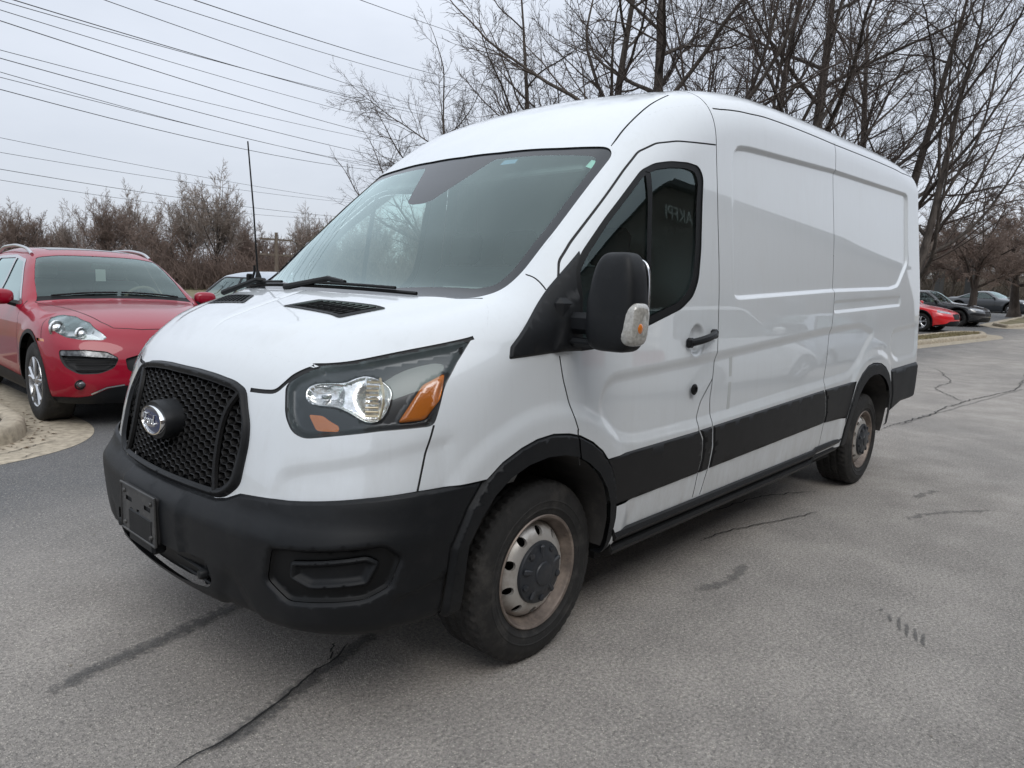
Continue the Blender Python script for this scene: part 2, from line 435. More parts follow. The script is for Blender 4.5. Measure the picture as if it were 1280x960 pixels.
def tyre_mesh(R,w,rim):
    """outer face at y=0, inner at y=w"""
    pr=[(rim-.004,.010),(rim+.004,.004),(rim+.016,.002),(rim+.028,-.004),(rim+.030,-.0065),(rim+.034,-.0065),(rim+.036,-.0055),(rim+.056,-.009),(rim+.058,-.011),(rim+.061,-.011),(rim+.063,-.009),(R-.055,-.007),(R-.040,-.004),(R-.036,-.001),(R-.022,.004),(R-.008,.012),(R-.002,.022)]
    tread=[]; y=.026; k=0
    grooves=[.30,.5,.70]
    ys=np.linspace(.030,w-.030,25)
    for y in ys:
        f=(y/w); g=min(abs(f-a) for a in grooves)
        tread.append((R-.009 if g<.022 else R,y))
    pr+=tread; pr+=[(R-.002,w-.022),(R-.012,w-.01),(R-.05,w+.003),(rim+.05,w+.006),(rim,w-.01)]
    mb=MB(); n=168
    def rf(r,d,a,i,j):
        if r>R-.004 and r<=R+.001:
            f=d/w
            if (i+int(f*9))%3==0 : return r-.006
        if R-.025<r<R-.004 and d<.02 and i%3==0: return r-.004
        return r
    mb.lathe(pr,n,rfun=rf); return mb
def van_wheel(parent,x,side,steer=0):
    t=empty('wheel',(x,-.955*side,.345)); t.parent=parent; t.rotation_euler=(0,0,steer+(0 if side>0 else PI))
    R=.345; rim=.213
    tyre_mesh(R,.235,rim).build('tyre',M['rubber'],t,sharp=28)
    mb=MB()
    mb.lathe([(rim-.008,.028),(rim+.004,.010),(rim+.006,.002),(rim+.002,-.002),(rim-.006,.002),(rim-.010,.012),(rim-.014,.028),(rim-.022,.040),(rim-.028,.052),(rim-.032,.075),(rim-.036,.16),(rim-.02,.2)],72)
    mb.build('rim',M['rust'],t)
    mb=MB()
    def dp(r): return float(pch([.10,.120,.140,.158,.172,.182],[.006,.005,.009,.020,.036,.052],np.array([r]))[0])
    disc_with_holes(mb,.116,.1825,None,10,.0175,.155,0,dp,ang0=.25)
    mb.build('wheel_disc',M['steel'],t)
    mb=MB(); mb.lathe([(.178,.078),(.10,.078),(.0,.078)],48); mb.build('brake_disc',M['under'],t)
    mb=MB()
    mb.lathe([(.119,.020),(.120,.002),(.116,-.006),(.10,-.010),(.085,-.014),(.075,-.019),(.060,-.021),(.046,-.021),(.043,-.026),(.036,-.028),(.0,-.028)],60)
    for k in range(5):
        a=2*PI*k/5+.35
        for rr,w,h in((.084,.014,.010),):
            c=Vector((rr*math.cos(a),-.015,rr*math.sin(a))); mb.box(c,(.052,.012,.022),rot=Matrix.Rotation(-a,3,'Y'),bev=.005)
            mb.lathe([(.0125,.0),(.0125,-.017),(.009,-.019),(0,-.019)],16,c=(.098*math.cos(a+.63),0,.098*math.sin(a+.63)))
    mb.build('hub_cap',M['cap'],t)
    return t
M['glow_rib']=pbsdf('glow_lamp_rib',(.75,.62,.42),.2,metal=.6,coat=1)  # warm tint paints the bulb glow into the headlight
# ------------------------------------------------------------------ the van
VANP=dict(
 tx=[-1.2,-.95,-.85,-.65,-.45,-.28,0.0,.3,.62,.85,1.1,1.4,1.8,2.6,4.0,4.6,5.1],
 tz=[.85,1.079,1.179,1.268,1.336,1.393,1.619,1.882,2.145,2.287,2.381,2.440,2.488,2.515,2.532,2.505,2.40],
 sx=[-1.2,-.8,-.3,.3,1.0,1.5], ss=[.105,.106,.193,.152,.118,.011],
 cx=[-1.2,-.3,.6,1.3,5], cc=[.038,.023,.04,.057,.041],
 wz=[.2,.35,.5,.7,.95,1.15,1.4,1.8,2.2,2.5], ww=[.95,.981,1.0,1.015,1.018,1.009,.996,.956,.916,.896],
 fz=[.2,.3,.45,.62,.70,.80,.95,1.05,1.2], fx=[.93,.988,1.017,1.027,.987,.969,.943,.926,.874],
 bz=[.2,.6,.95,1.2], bb=[.184,.158,.21,.295], pz=[.2,.6,.95,1.2], pk=[.317,.352,.411,.428],
 kx=[-1,-.6,-.2,.3,1,1.5,4.5], kt=[.128,.157,.188,.185,.234,.227,.198], kr=.12,
 bot=.334, rear=4.89)
S=Surf(VANP,4.35)
van=empty('cargo_van',(0,0,0)); tag(van,'white medium roof cargo van with black honeycomb grille and black bumper, parked in the foreground','van')
def topz(x,y): return float(S.at('top',[(x,y)])[0][2])
# --- the line where wall patches meet the top patches (X,Y,Z)
bl=[(-.815,0),(-.81,-.25),(-.785,-.45),(-.745,-.60),(-.69,-.74),(-.59,-.83),(-.35,-.935),(-.28,-.92),(-.24,-.885),(-.205,-.82),(-.16,-.82),(-.11,-.84),(-.03,-.85),(.13,-.85),(.34,-.84),(.53,-.828),(.555,-.79),(.65,-.785),(.76,-.79),(.90,-.815),(1.05,-.845),(1.20,-.865),(1.30,-.873),(1.61,-.882),(2.80,-.888),(4.3,-.885),(4.6,-.87),(4.72,-.82),(4.775,-.70),(4.79,-.4),(4.79,0)]
hl_top=S.solve('wall',resample(rounded(S.p3([(-.80,-.56,1.140),(-.745,-.68,1.146),(-.69,-.745,1.158),(-.59,-.83,1.188),(-.35,-.935,1.240),(-.29,-.925,1.268)]),.05,closed=False),.02,closed=False))
bl=bl[:2]+[(-.80,-.42)]+[tuple(p[:2]) for p in hl_top]+bl[7:]
bl2=resample(bl,.04,closed=False)
bl3=S.at('top',bl2)
blw=np.array([S.uv(*p) for p in bl3])          # same line in wall coordinates
uend=U1+S.L+PI/2
def xz(p): return S.xz(p)
def p3(p): return S.p3(p)
archF_out=xz([(-.52,.335),(-.50,.58),(-.44,.70),(-.37,.785),(-.30,.83),(-.21,.865),(-.13,.885),(-.04,.892),(.05,.882),(.12,.865),(.20,.83),(.27,.785),(.33,.725),(.375,.65),(.40,.57),(.41,.48),(.40,.40),(.38,.335)])
archF_in=xz([(-.455,.30),(-.44,.58),(-.39,.66),(-.33,.725),(-.26,.77),(-.17,.80),(-.07,.812),(.03,.805),(.11,.785),(.18,.75),(.25,.70),(.31,.63),(.345,.56),(.36,.48),(.355,.40),(.34,.30)])
archR_out=xz([(3.10,.38),(3.12,.52),(3.18,.69),(3.25,.81),(3.34,.88),(3.46,.93),(3.57,.945),(3.67,.942),(3.78,.93),(3.90,.895),(4.0,.84),(4.08,.76),(4.13,.66),(4.15,.53),(4.15,.42)])
archR_in=xz([(3.20,.30),(3.21,.53),(3.25,.63),(3.32,.73),(3.40,.795),(3.50,.84),(3.60,.857),(3.72,.855),(3.82,.835),(3.92,.795),(4.00,.74),(4.06,.66),(4.085,.55),(4.08,.45),(4.07,.30)])
door=rounded(xz([(.44,.43),(.44,.60),(.33,.755),(.20,.85),(.105,.875),(.07,.95),(.02,1.08),(0,1.17),(.04,1.25),(.05,1.35),(.05,1.44),(.08,1.50),(.15,1.57),(.51,1.885),(.62,1.975),(.73,2.025),(.87,2.055),(1.01,2.07),(1.195,2.09),(1.20,1.84),(1.195,1.28),(1.195,1.13),(1.175,1.0),(1.07,.90),(1.04,.83),(1.05,.765),(1.09,.72),(1.10,.62),(1.08,.43)]),.02)
winO=rounded(xz([(.115,1.46),(.17,1.535),(.33,1.68),(.59,1.895),(.68,1.935),(.79,1.958),(.93,1.972),(1.03,1.97),(1.07,1.925),(1.055,1.82),(1.03,1.60),(1.0,1.46),(.95,1.385),(.85,1.33),(.60,1.265),(.22,1.18),(.10,1.175),(.09,1.30)]),.03)
winI=rounded(xz([(.14,1.46),(.20,1.53),(.34,1.66),(.60,1.872),(.69,1.912),(.80,1.933),(.92,1.945),(1.0,1.94),(1.025,1.90),(1.005,1.81),(.985,1.60),(.955,1.47),(.91,1.41),(.83,1.36),(.60,1.30),(.24,1.215),(.14,1.21)]),.025)
divid=strip(xz([(.575,1.28),(.60,1.6),(.632,1.893)]),.032)
tri=rounded(xz([(-.255,1.165),(-.24,1.205),(-.01,1.395),(.08,1.47),(.17,1.545),(.15,1.46),(.15,1.19),(.12,1.178),(.02,1.18)]),.008)
rec=rounded(xz([(1.36,1.40),(1.40,1.385),(2.70,1.445),(3.95,1.485),(4.15,1.51),(4.42,1.70),(4.43,2.20),(4.38,2.225),(2.77,2.185),(1.56,2.13),(1.42,2.115),(1.37,2.06)]),.05)
recB=rounded(xz([(2.76,1.31),(2.76,1.375),(4.22,1.425),(4.22,1.36)]),.03)
scal=rounded(xz([(.24,.95),(.36,.83),(.50,.795),(1.07,.80),(2.64,.865),(3.12,.885),(3.30,.98),(3.47,1.10),(3.60,1.16),(3.3,1.22),(2.56,1.19),(1.2,1.105),(.30,1.06)]),.08)
scal2=rounded(xz([(4.02,1.0),(4.2,.93),(4.75,.95),(4.75,1.2),(4.05,1.16)]),.08)
crease=np.concatenate([rounded(p3([(-.925,-.62,.60),(-.91,-.65,.76),(-.895,-.66,.81),(-.86,-.71,.835),(-.76,-.86,.87),(-.61,-.96,.91),(-.50,-.99,.93)]),.05,closed=False),xz([(-.5,.6)])])
hl_b=rounded(p3([(-.44,-.95,1.16),(-.50,-.96,1.09),(-.53,-.97,1.02),(-.55,-.97,.972),(-.69,-.89,.960),(-.78,-.80,.942),(-.83,-.70,.925),(-.845,-.655,.94),(-.85,-.62,.985),(-.84,-.60,1.04),(-.83,-.585,1.07),(-.812,-.60,1.10),(-.785,-.64,1.125),(-.765,-.665,1.136)]),.02,closed=False)
gapl=np.array([S.uv(*p) for p in bl3 if -.758<p[0]<-.345])
hl=np.concatenate([hl_b,gapl+np.array([0,-.001])])
gro=rounded(p3([(-.90,0,1.083),(-.89,-.12,1.083),(-.88,-.23,1.078),(-.87,-.35,1.066),(-.865,-.42,1.045),(-.89,-.485,.94),(-.90,-.495,.88),(-.93,-.49,.75),(-.96,-.44,.705),(-.97,-.39,.693),(-.99,-.09,.69),(-.99,0,.69)]),.025,closed=False)
gri=rounded(p3([(-.90,0,1.055),(-.90,-.12,1.055),(-.89,-.25,1.048),(-.88,-.36,1.037),(-.88,-.405,1.02),(-.90,-.45,.94),(-.91,-.462,.88),(-.95,-.45,.76),(-.96,-.41,.728),(-.97,-.37,.72),(-.98,-.1,.718),(-.99,0,.718)]),.02,closed=False)
black_top=p3([(-.98,0,.693),(-.97,-.39,.693),(-.96,-.44,.703),(-.94,-.50,.728),(-.89,-.70,.742),(-.75,-.90,.768),(-.62,-.98,.78),(-.44,-1.015,.785)])
bumper=np.concatenate([black_top,xz([(-.37,.785),(-.44,.70),(-.50,.58),(-.52,.335)]),[(0,.335)]])
bcover_seam=strip(p3([(-.55,-.97,.975),(-.58,-.97,.89),(-.615,-.98,.78)]),.006)
hl_top=rounded(p3([(-.845,-.59,1.065),(-.82,-.60,1.095)]),.01,closed=False)
hood_gap=strip(np.concatenate([rounded(p3([(-.872,-.44,1.045),(-.86,-.50,1.046),(-.85,-.555,1.05),(-.835,-.583,1.078),(-.815,-.60,1.103),(-.79,-.64,1.126),(-.768,-.665,1.133)]),.02,closed=False),gapl+np.array([0,-.005])]),.013)
def seam(pts,w=.006): return strip(rounded(pts,.02,closed=False),w)
seams=[bcover_seam,hood_gap,
 seam(np.concatenate([door[:1],door]) if False else xz([(.105,.885),(.07,.95),(.02,1.08),(0,1.165)])),
 seam(xz([(.05,1.44),(.08,1.50),(.15,1.57),(.51,1.885),(.62,1.975),(.73,2.025),(.87,2.055),(1.01,2.07),(1.195,2.09)]),.007),
 seam(xz([(1.20,2.29),(1.20,1.84),(1.195,1.28),(1.195,1.13),(1.175,1.0),(1.16,.90),(1.185,.765),(1.20,.66),(1.19,.56),(1.15,.43)]),.006),
 seam(xz([(1.175,1.0),(1.07,.90),(1.04,.83),(1.05,.765),(1.09,.72),(1.10,.62),(1.08,.43)]),.006),
 seam(xz([(2.80,2.37),(2.79,2.26),(2.80,1.76),(2.75,1.41),(2.73,1.25),(2.70,1.06),(2.66,.86),(2.70,.76),(2.73,.66),(2.72,.44)]),.006),
 seam(xz([(.10,.89),(.11,.82),(.13,.75)]),.008),
 seam(p3([(-.03,-.85,1.448),(-.02,-.885,1.44),(-.015,-.91,1.425),(-.01,-.94,1.395)]),.006),
 seam(xz([(4.86-.02,2.25),(4.86-.02,1.0)]),.006)]
drip=strip(np.array([S.uv(*p) for p in bl3 if 1.2<p[0]<4.72])+np.array([0,-.012]),.007)
fogb=rounded(p3([(-.945,-.70,.605),(-.73,-.97,.632),(-.68,-.985,.59),(-.71,-.97,.50),(-.77,-.93,.465),(-.92,-.75,.445),(-.955,-.68,.50)]),.016)
fogi=rounded(p3([(-.915,-.755,.575),(-.775,-.945,.602),(-.74,-.965,.58),(-.77,-.945,.51),(-.885,-.81,.492),(-.925,-.755,.52)]),.012)
lowg=rounded(np.concatenate([[(0,.375)],S.yz([(.20,.375),(.38,.395),(.41,.43),(.38,.495),(.2,.485)]),[(0,.483)]]),.02,closed=False)
clads=[xz([(.37,.53),(.36,.57),(.33,.655),(.28,.745),(1.045,.762),(1.05,.765),(1.09,.72),(1.10,.62),(1.085,.55)]),
 xz([(1.095,.55),(1.11,.62),(1.10,.72),(1.062,.764),(1.178,.768),(1.195,.66),(1.18,.552)]),
 xz([(1.20,.555),(1.212,.66),(1.192,.769),(2.655,.822),(2.695,.76),(2.72,.66),(2.715,.60)]),
 xz([(2.73,.60),(2.737,.66),(2.71,.76),(2.675,.822),(3.245,.835),(3.18,.69),(3.125,.55),(3.12,.592)][:7]+[(3.11,.592)])]
rearb=np.concatenate([xz([(4.14,.46),(4.15,.53),(4.13,.66),(4.06,.80),(4.03,.865),(4.30,.872)]),[(U1+4.35+.4,.885),(uend,.885),(uend,.585),(U1+4.45,.58),(U1+4.16,.52)]])
wall_outer=np.concatenate([blw,[(uend,.585),(U1+4.45,.58),(U1+4.16,.52)],xz([(4.14,.40),(3.0,.395),(.44,.395),(.40,.335)]),[(0,.335)]])
# --- displacement of the white sheet metal (metres, outward)
rec_r,recB_r,scal_r,scal2_r,cre_r=[resample(p,.03) for p in(rec,recB,scal,scal2,crease)]
aFo,aRo=resample(archF_out,.03),resample(archR_out,.03)
hbowl=np.array([(U1+.995+.058*math.cos(a),1.188+.062*math.sin(a)) for a in np.linspace(0,2*PI,24,endpoint=False)])
def box_mask(q,p,pad): mn=p.min(0)-pad; mx=p.max(0)+pad; return ((q>mn)&(q<mx)).all(1)
def soft(q,p,w,amp,shift=0):
    d=np.zeros(len(q)); m=box_mask(q,p,w*2)
    if m.any(): d[m]=amp*ss(.5-(sdist(q[m],p)+shift)/w)
    return d
def dwhite(q):
    d=soft(q,rec_r,.026,-.016)+soft(q,recB_r,.03,-.010)+soft(q,scal_r,.055,-.013)+soft(q,scal2_r,.055,-.012)+soft(q,cre_r,.05,-.010)
    d+=soft(q,hbowl,.035,-.020)+soft(q,aFo,.07,.012,-.085)+soft(q,aRo,.07,.012,-.075)
    return d
def prof_disp(poly,t,bev):
    p=resample(poly,.02)
    return lambda q: t*ss(-sdist(q,p)/bev)-.002
regs=[('cover',np.concatenate([[(0,1.075)],gro[1:14],p3([(-.845,-.56,1.05)]),hl[12:],p3([(-.60,-.97,.90)]),black_top[::-1]])) ] if False else []
regs+=[('door',door),('bumper',bumper),('rearb',rearb)]
regs+=[('clad%d'%i,c) for i,c in enumerate(clads)]
regs+=[('archF',archF_out),('archR',archR_out),('hole',archF_in),('hole',archR_in),('hl',hl),('gframe',gro),('hole',gri),('fogb',fogb),('fogi',fogi),('lowg',lowg)]
regs+=[('seam',s) for s in seams]+[('seam',drip),('tri',tri),('winO',winO),('hole',winI),('divid',divid)]
extra=np.concatenate([around(rec,[-.014,-.007,0,.007,.014]),around(recB,[-.014,-.007,0,.007,.014]),around(scal,[-.03,-.018,-.006,.006,.018,.03],.02),around(scal2,[-.03,-.015,0,.015,.03],.02),around(crease,[-.02,-.01,0,.01,.02],.02),
  around(hbowl,[-.03,-.022,-.014,-.007,0,.007,.014]),around(archF_out,[-.0035,-.007,-.0105,-.015,.04,.06,.075,.09,.105,.12],.009),around(archR_out,[-.005,-.010,-.015,.04,.06,.075,.09,.105],.015),around(bumper,[-.004,-.009,-.014,.004,.008],.012),
  around(gro,[-.006,-.012,.006,.012],.012),around(gri,[.006,.012],.012),around(fogb,[-.005,-.01,-.02,.005,.01,.02],.012),around(fogi,[-.005,-.01,-.016,-.022,-.03,.005,.01],.010),around(lowg,[-.008,.008],.012),around(hl,[-.006,-.012,.006],.012),
  around(winO,[-.005,-.01,.005,.015],.014)]+[around(c,[-.004,-.008,-.012],.010) for c in clads+[rearb,tri]])
print('wall cdt'); q,T=cdt_regions(wall_outer,regs,.032,extra,hr=.009)
part=lambda k,d=None: region_mesh(S,'wall',q,T[k],d)
# bumper relief: fog pocket, ledge, lower creases, plate boss
fb=resample(fogb,.02); fi=resample(fogi,.02); bp=resample(sym(np.concatenate([bumper[:-1],[(bumper[-2][0],.2),(0,.2)]])),.02)
chin=rounded(S.yz([(.43,.30),(.45,.45),(.50,.485),(.56,.45),(.64,.30)]),.03); chin_r=resample(chin,.02)
cornc=xz([(-.70,.30),(-.70,.455),(-.50,.50),(-.45,.50),(-.45,.3)]); 
plateb=np.concatenate([[(0,.47)],S.yz([(.25,.47),(.25,.66),(.22,.675)]),[(0,.675)]])
pb_r=resample(sym(plateb),.02); cc_r=resample(cornc,.02)
def dbump(q):
    d=.010*ss(-sdist(q,bp)/.014)-.002
    d+=soft(q,chin_r,.05,-.012)+soft(q,pb_r,.03,.012)+soft(q,cc_r,.02,-.008)
    d+=soft(q,fb,.02,-.024)
    return d
dgf=prof_disp(sym(gro),.020,.014)
gri_r=resample(sym(gri),.02)
def dgframe(q): 
    return dgf(q)-.012*ss(1-sdist(q,gri_r)/.016)
darch=lambda po: (lambda pr: (lambda q: .020*ss(-sdist(q,pr)/.014)-.001))(resample(po,.02))
print('emit')
emit('body',[(part('base',dwhite),0),(part('seam',lambda q: dwhite(q)-.004),1)],[M['white'],M['gap']],van)
dr=[ (mirror(part('door',dwhite)),part('door',dwhite)) ][0]
doors=[]
for k,pt in enumerate((dr[1],dr[0])):
    doors.append(emit('front_door',[(pt,0)],[M['white']],van,both=False))
for k,c in enumerate(clads):
    a=part('clad%d'%k,prof_disp(c,.010,.009))
    emit('side_cladding',[(a,0)],[M['clad']],van,both=False); emit('side_cladding',[(mirror(a),0)],[M['clad']],van,both=False)
for nme,po in(('archF',archF_out),('archR',archR_out)):
    a=part(nme,darch(po))
    for pt in(a,mirror(a)): emit('wheel_arch_trim',[(pt,0)],[M['plastic']],van,both=False)
bumper_o=emit('front_bumper',[(part('bumper',dbump),0),(part('fogb',lambda q: dbump(q)-.004),1),(part('lowg',lambda q: dbump(q)-.03),1)],[M['plastic'],M['plastic_dark']],van)
emit('rear_bumper',[(part('rearb',prof_disp(rearb,.02,.02)),0)],[M['plastic']],van)
gf=emit('grille',[(part('gframe',dgframe),0)],[M['plastic']],van)
a=part('fogi',lambda q: dbump(q)+.014*ss(1-np.abs(sdist(q,fi)+.008)/.014)-.008*ss((-sdist(q,fi)-.014)/.016))
for pt in(a,mirror(a)): emit('fog_lamp_cover',[(pt,0)],[M['plastic']],bumper_o,both=False)
a=part('winO',lambda q: np.full(len(q),-.004)); b=part('divid',lambda q: np.full(len(q),-.006))
for pt,pt2,d in((a,b,doors[0]),(mirror(a),mirror(b),doors[1])): emit('window_frame',[(pt,0),(pt2,0)],[M['plastic_dark']],d,both=False)
wq,wT=cdt_regions(winI,[],.03); a=region_mesh(S,'wall',wq,wT['base'],lambda q: np.full(len(q),-.012))
for pt,d in((a,doors[0]),(mirror(a),doors[1])): emit('window_glass',[(pt,0)],[M['sideglass']],d,both=False)
tri_r=resample(tri,.02)
trid=xz([(-.04,1.17),(.16,1.17),(.16,1.42),(.02,1.33)]); tr2=resample(rounded(trid,.03),.02)
a=part('tri',lambda q:.010*ss(-sdist(q,tri_r)/.008)+soft(q,tr2,.03,.012))
for pt in(a,mirror(a)): emit('mirror_base_panel',[(pt,0)],[M['plastic']],van,both=False)
# headlights
hmain=p3([(-.64,-.885,1.08),(-.65,-.855,1.11),(-.68,-.80,1.125),(-.715,-.775,1.10),(-.745,-.785,1.05),(-.73,-.84,1.0),(-.70,-.87,.988),(-.665,-.885,1.02)]); hmain=rounded(hmain,.03)
hmain=rounded(p3([(-.815,-.655,1.05),(-.80,-.645,1.08),(-.78,-.67,1.096),(-.725,-.75,1.103),(-.705,-.77,1.118),(-.68,-.795,1.128),(-.655,-.84,1.115),(-.64,-.875,1.085),(-.655,-.88,1.03),(-.68,-.875,.992),(-.72,-.855,.985),(-.745,-.815,1.01),(-.765,-.765,1.03),(-.80,-.70,1.03)]),.02)
hcirc=rounded(p3([(-.64,-.885,1.08),(-.65,-.855,1.11),(-.68,-.80,1.125),(-.715,-.775,1.10),(-.735,-.785,1.05),(-.725,-.83,1.0),(-.70,-.87,.992),(-.665,-.885,1.02)]),.03)
hsm=rounded(p3([(-.82,-.65,1.05),(-.80,-.645,1.08),(-.78,-.67,1.096),(-.73,-.75,1.10),(-.755,-.785,1.03),(-.78,-.735,1.03),(-.81,-.68,1.03)]),.02)
ham=rounded(p3([(-.82,-.68,1.00),(-.80,-.73,1.0),(-.795,-.76,.985),(-.78,-.79,.972),(-.785,-.795,.955),(-.815,-.72,.953)]),.01)
hamR=rounded(p3([(-.645,-.915,.985),(-.56,-.93,1.10),(-.485,-.95,1.135),(-.52,-.96,1.05),(-.57,-.96,.992)]),.012)
hw,hT=cdt_regions(hl,[('main',hmain),('sm',hsm),('main',hcirc),('amb',ham),('ambR',hamR)],.011,np.concatenate([around(hmain,[-.004,-.008,.004,.008],.01),around(hcirc,[-.008,-.016,-.024,-.032],.01),around(hsm,[-.006,-.012,.006],.01),around(hl,[-.006,-.012,-.018],.012),around(hamR,[-.005,.005],.01)]),hs=.012)
hcr=resample(hcirc,.012); hlr=resample(hl,.012); hmr=resample(hmain,.012); hsr=resample(hsm,.012); har=resample(hamR,.012)
mc=hcirc.mean(0); scn=hsm.mean(0)
def dhl(q):
    e=-sdist(q,hlr); d=-.004-.022*ss(e/.02)
    m=-sdist(q,hmr); d-=.006*ss(m/.006); d+=.005*ss(1-np.abs(m)/.006)
    m=-sdist(q,hcr); d-=.026*ss(m/.05)*(m>0)
    m=-sdist(q,hsr); d-=.016*ss(m/.03)*(m>0)
    m=-sdist(q,har); d+=.014*ss(m/.012+.5)*(e>0)
    return d
hr=lambda k: region_mesh(S,'wall',hw,hT[k],dhl)
lw,lT=cdt_regions(hl,[],.02,hs=.012); lens=region_mesh(S,'wall',lw,lT['base'],lambda q:.002-.008*ss(1+sdist(q,hlr)/.012))
rim_=[strip(np.concatenate([hl,hl[:1]]),.007)]
for s_ in(0,1):
    mm=(lambda x: mirror(x)) if s_ else (lambda x:x)
    H=emit('headlight',[(mm(hr('base')),0)],[M['lamp_house']],van,both=False)
    emit('reflector',[(mm(hr('main')),0),(mm(hr('sm')),0)],[M['reflector']],H,both=False)
    emit('turn_signal',[(mm(hr('amb')),0)],[M['amber']],H,both=False); emit('turn_signal',[(mm(hr('ambR')),0)],[M['amber']],H,both=False)
    emit('lens',[(mm(lens),0)],[M['clearlens']],H,both=False)
    mb=MB(); b0=S.at('wall',[mc],-.045)[0]; sg=-1 if s_ else 1
    mb.lathe([(0,0),(.012,.004),(.017,.014),(.017,.03),(.021,.034),(.021,.045)],20,axis='x',c=(b0[0]-.012,b0[1]*sg,b0[2])); mb.build('bulb',M['chrome'],H); mb=MB()
    b1=S.at('wall',[scn],-.035)[0]; mb.lathe([(0,0),(.008,.003),(.011,.012),(.011,.03)],16,axis='x',c=(b1[0]-.008,b1[1]*sg,b1[2]))
    mb.build('bulb',M['chrome'],H)
    mb=MB()
    for k in range(9):
        z=1.005+.013*k; a0=S.at('wall',[(mc[0]-.015,z)],-.020)[0]; a1=S.at('wall',[(mc[0]+.022,z)],-.020)[0]; mb.tube([(a0[0],a0[1]*sg,a0[2]),(a1[0],a1[1]*sg,a1[2])],.0035,5)
    mb.build('lamp_ribs',M['glow_rib'],H)  # fluting ribs, tinted to carry the bulb glow
    mb=MB(); pts=[S.at('wall',[(mc[0]+.024+.012*math.sin(t*PI),.995+.125*t)],-.018)[0] for t in np.linspace(0,1,9)]; mb.tube([(p[0],p[1]*sg,p[2]) for p in pts],.0045,6); mb.build('glow_stripe',M['glow_rib'],H)  # added upright line whose colour stands in for a glow stripe
# --- top: hood, windshield, roof  (X,Y) with Y<0 half
outer_t=np.concatenate([bl2,[(-.815,0)]]) if False else bl2
hood_line=[(-.42,0),(-.415,-.27),(-.345,-.59),(-.225,-.79),(-.205,-.82)]
hood_t=np.concatenate([[p for p in bl2 if p[0]<=-.20 and not(p[0]>-.205+1e-6)],rounded(hood_line,.05,closed=False)[::-1]])
ws_r=[(-.16,-.82),(-.11,-.84),(-.03,-.85),(.13,-.85),(.34,-.84),(.53,-.828),(.555,-.79)]
ws_top=[(.555,-.79),(.505,-.56),(.465,-.24),(.455,0)]
wsP=np.concatenate([rounded([(-.405,0),(-.40,-.27),(-.33,-.585),(-.21,-.785),(-.16,-.815),(-.11,-.833),(-.03,-.843),(.13,-.843),(.34,-.833),(.52,-.822),(.545,-.79),(.50,-.56),(.46,-.24),(.45,0)],.03,closed=False)])
wsI=np.array([(-.31,0),(-.30,-.20),(-.25,-.40),(-.18,-.62),(-.15,-.73),(-.11,-.785),(-.04,-.80),(.15,-.80),(.36,-.79),(.46,-.78),(.485,-.765),(.485,-.72),(.455,-.50),(.425,-.27),(.42,-.24),(.18,-.085),(.165,-.04),(.165,0)])
wsI=np.concatenate([rounded(wsI,.02,closed=False)])
vent_=rounded([(-.585,-.15),(-.49,-.245),(-.45,-.60),(-.585,-.515)],.012)
venti=rounded([(-.573,-.178),(-.495,-.257),(-.462,-.575),(-.573,-.50)],.012)
hoodseam=strip([(-.405,.02),(-.40,-.27),(-.335,-.585),(-.215,-.785),(-.20,-.815)],.008)
roofseam=strip(rounded([(.555,-.79),(.65,-.775),(.76,-.765),(.90,-.755),(1.05,-.745)],.05,closed=False),.008)
bseamt=strip([(1.2,-.8635),(1.2,-.80),(1.2,0.02)],.006)
ridge=np.array([(-.95,.02),(-.95,-.36),(-.72,-.42),(-.45,-.60),(-.25,-.72),(-.3,.02)]); ridge_r=resample(rounded(ridge,.05),.03)
centr=resample(rounded(np.array([(-.80,.3),(-.80,-.10),(-.46,-.10),(-.40,-.2),(-.30,-.3),(-.2,.3)]),.05),.03)
ribs=[rounded([(1.5,-y-.04),(4.5,-y-.04),(4.5,-y+.04),(1.5,-y+.04)],.04) for y in(.14,.40,.64)]; ribs_r=[resample(r,.05) for r in ribs]
blr=np.array(bl2)
def dtop(q):
    e=ss(udist(q,blr,closed=False)/.10)
    d=soft(q,ridge_r,.10,.012)*e
    for r in ribs_r: d+=soft(q,r,.03,.006)
    return d
tx_extra=np.concatenate([around(ridge,[-.05,-.03,-.01,.01,.03,.05],.03)]+[around(r,[-.012,0,.012],.04) for r in ribs])
print('top cdt'); outer_top=np.array([p for p in bl2])
tq,tT=cdt_regions(outer_top,[('hood',hood_t),('vent',vent_),('venti',venti),('ws',wsP),('seam',hoodseam),('seam',roofseam),('seam',bseamt)],.04,tx_extra)
tp=lambda k,d=dtop: region_mesh(S,'top',tq,tT[k],d)
emit('roof',[(tp('base'),0),(tp('seam',lambda q: dtop(q)-.005),1)],[M['white'],M['gap']],van)
hd=emit('hood',[(tp('hood'),0)],[M['white']],van)
for pt,pt2 in((tp('vent',lambda q: dtop(q)+.003),tp('venti',lambda q:dtop(q)-.02)),(mirror(tp('vent',lambda q: dtop(q)+.003)),mirror(tp('venti',lambda q:dtop(q)-.02)))):
    V_=emit('hood_vent',[(pt,0),(pt2,1)],[M['plastic_dark'],M['gap']],hd,both=False)
    # slats
    sg=1 if pt[0][:,1].mean()<0 else -1
    mb=MB()
    def vp(x,y): return S.at('top',[(x,y)],.004)[0]*np.array([1,sg,1])
    for k in range(9):
        t=(k+.5)/9; a=vp(-.573+.0*t,-.178-(.322)*t); b=vp(-.495+.033*t,-.257-(.318)*t); a[2]+=.006;b[2]+=.006
        mb.tube([a,b],.0035,4)
    for t in(.33,.66):
        a=vp(-.573+.078*t,-.178-.079*t); b=vp(-.573+.111*t,-.50-.075*t); a[2]+=.004;b[2]+=.004; mb.tube([a,(a+b)/2+np.array([0,0,.002]),b],.004,4)
    mb.build('vent_slats',M['plastic_dark'],hd)
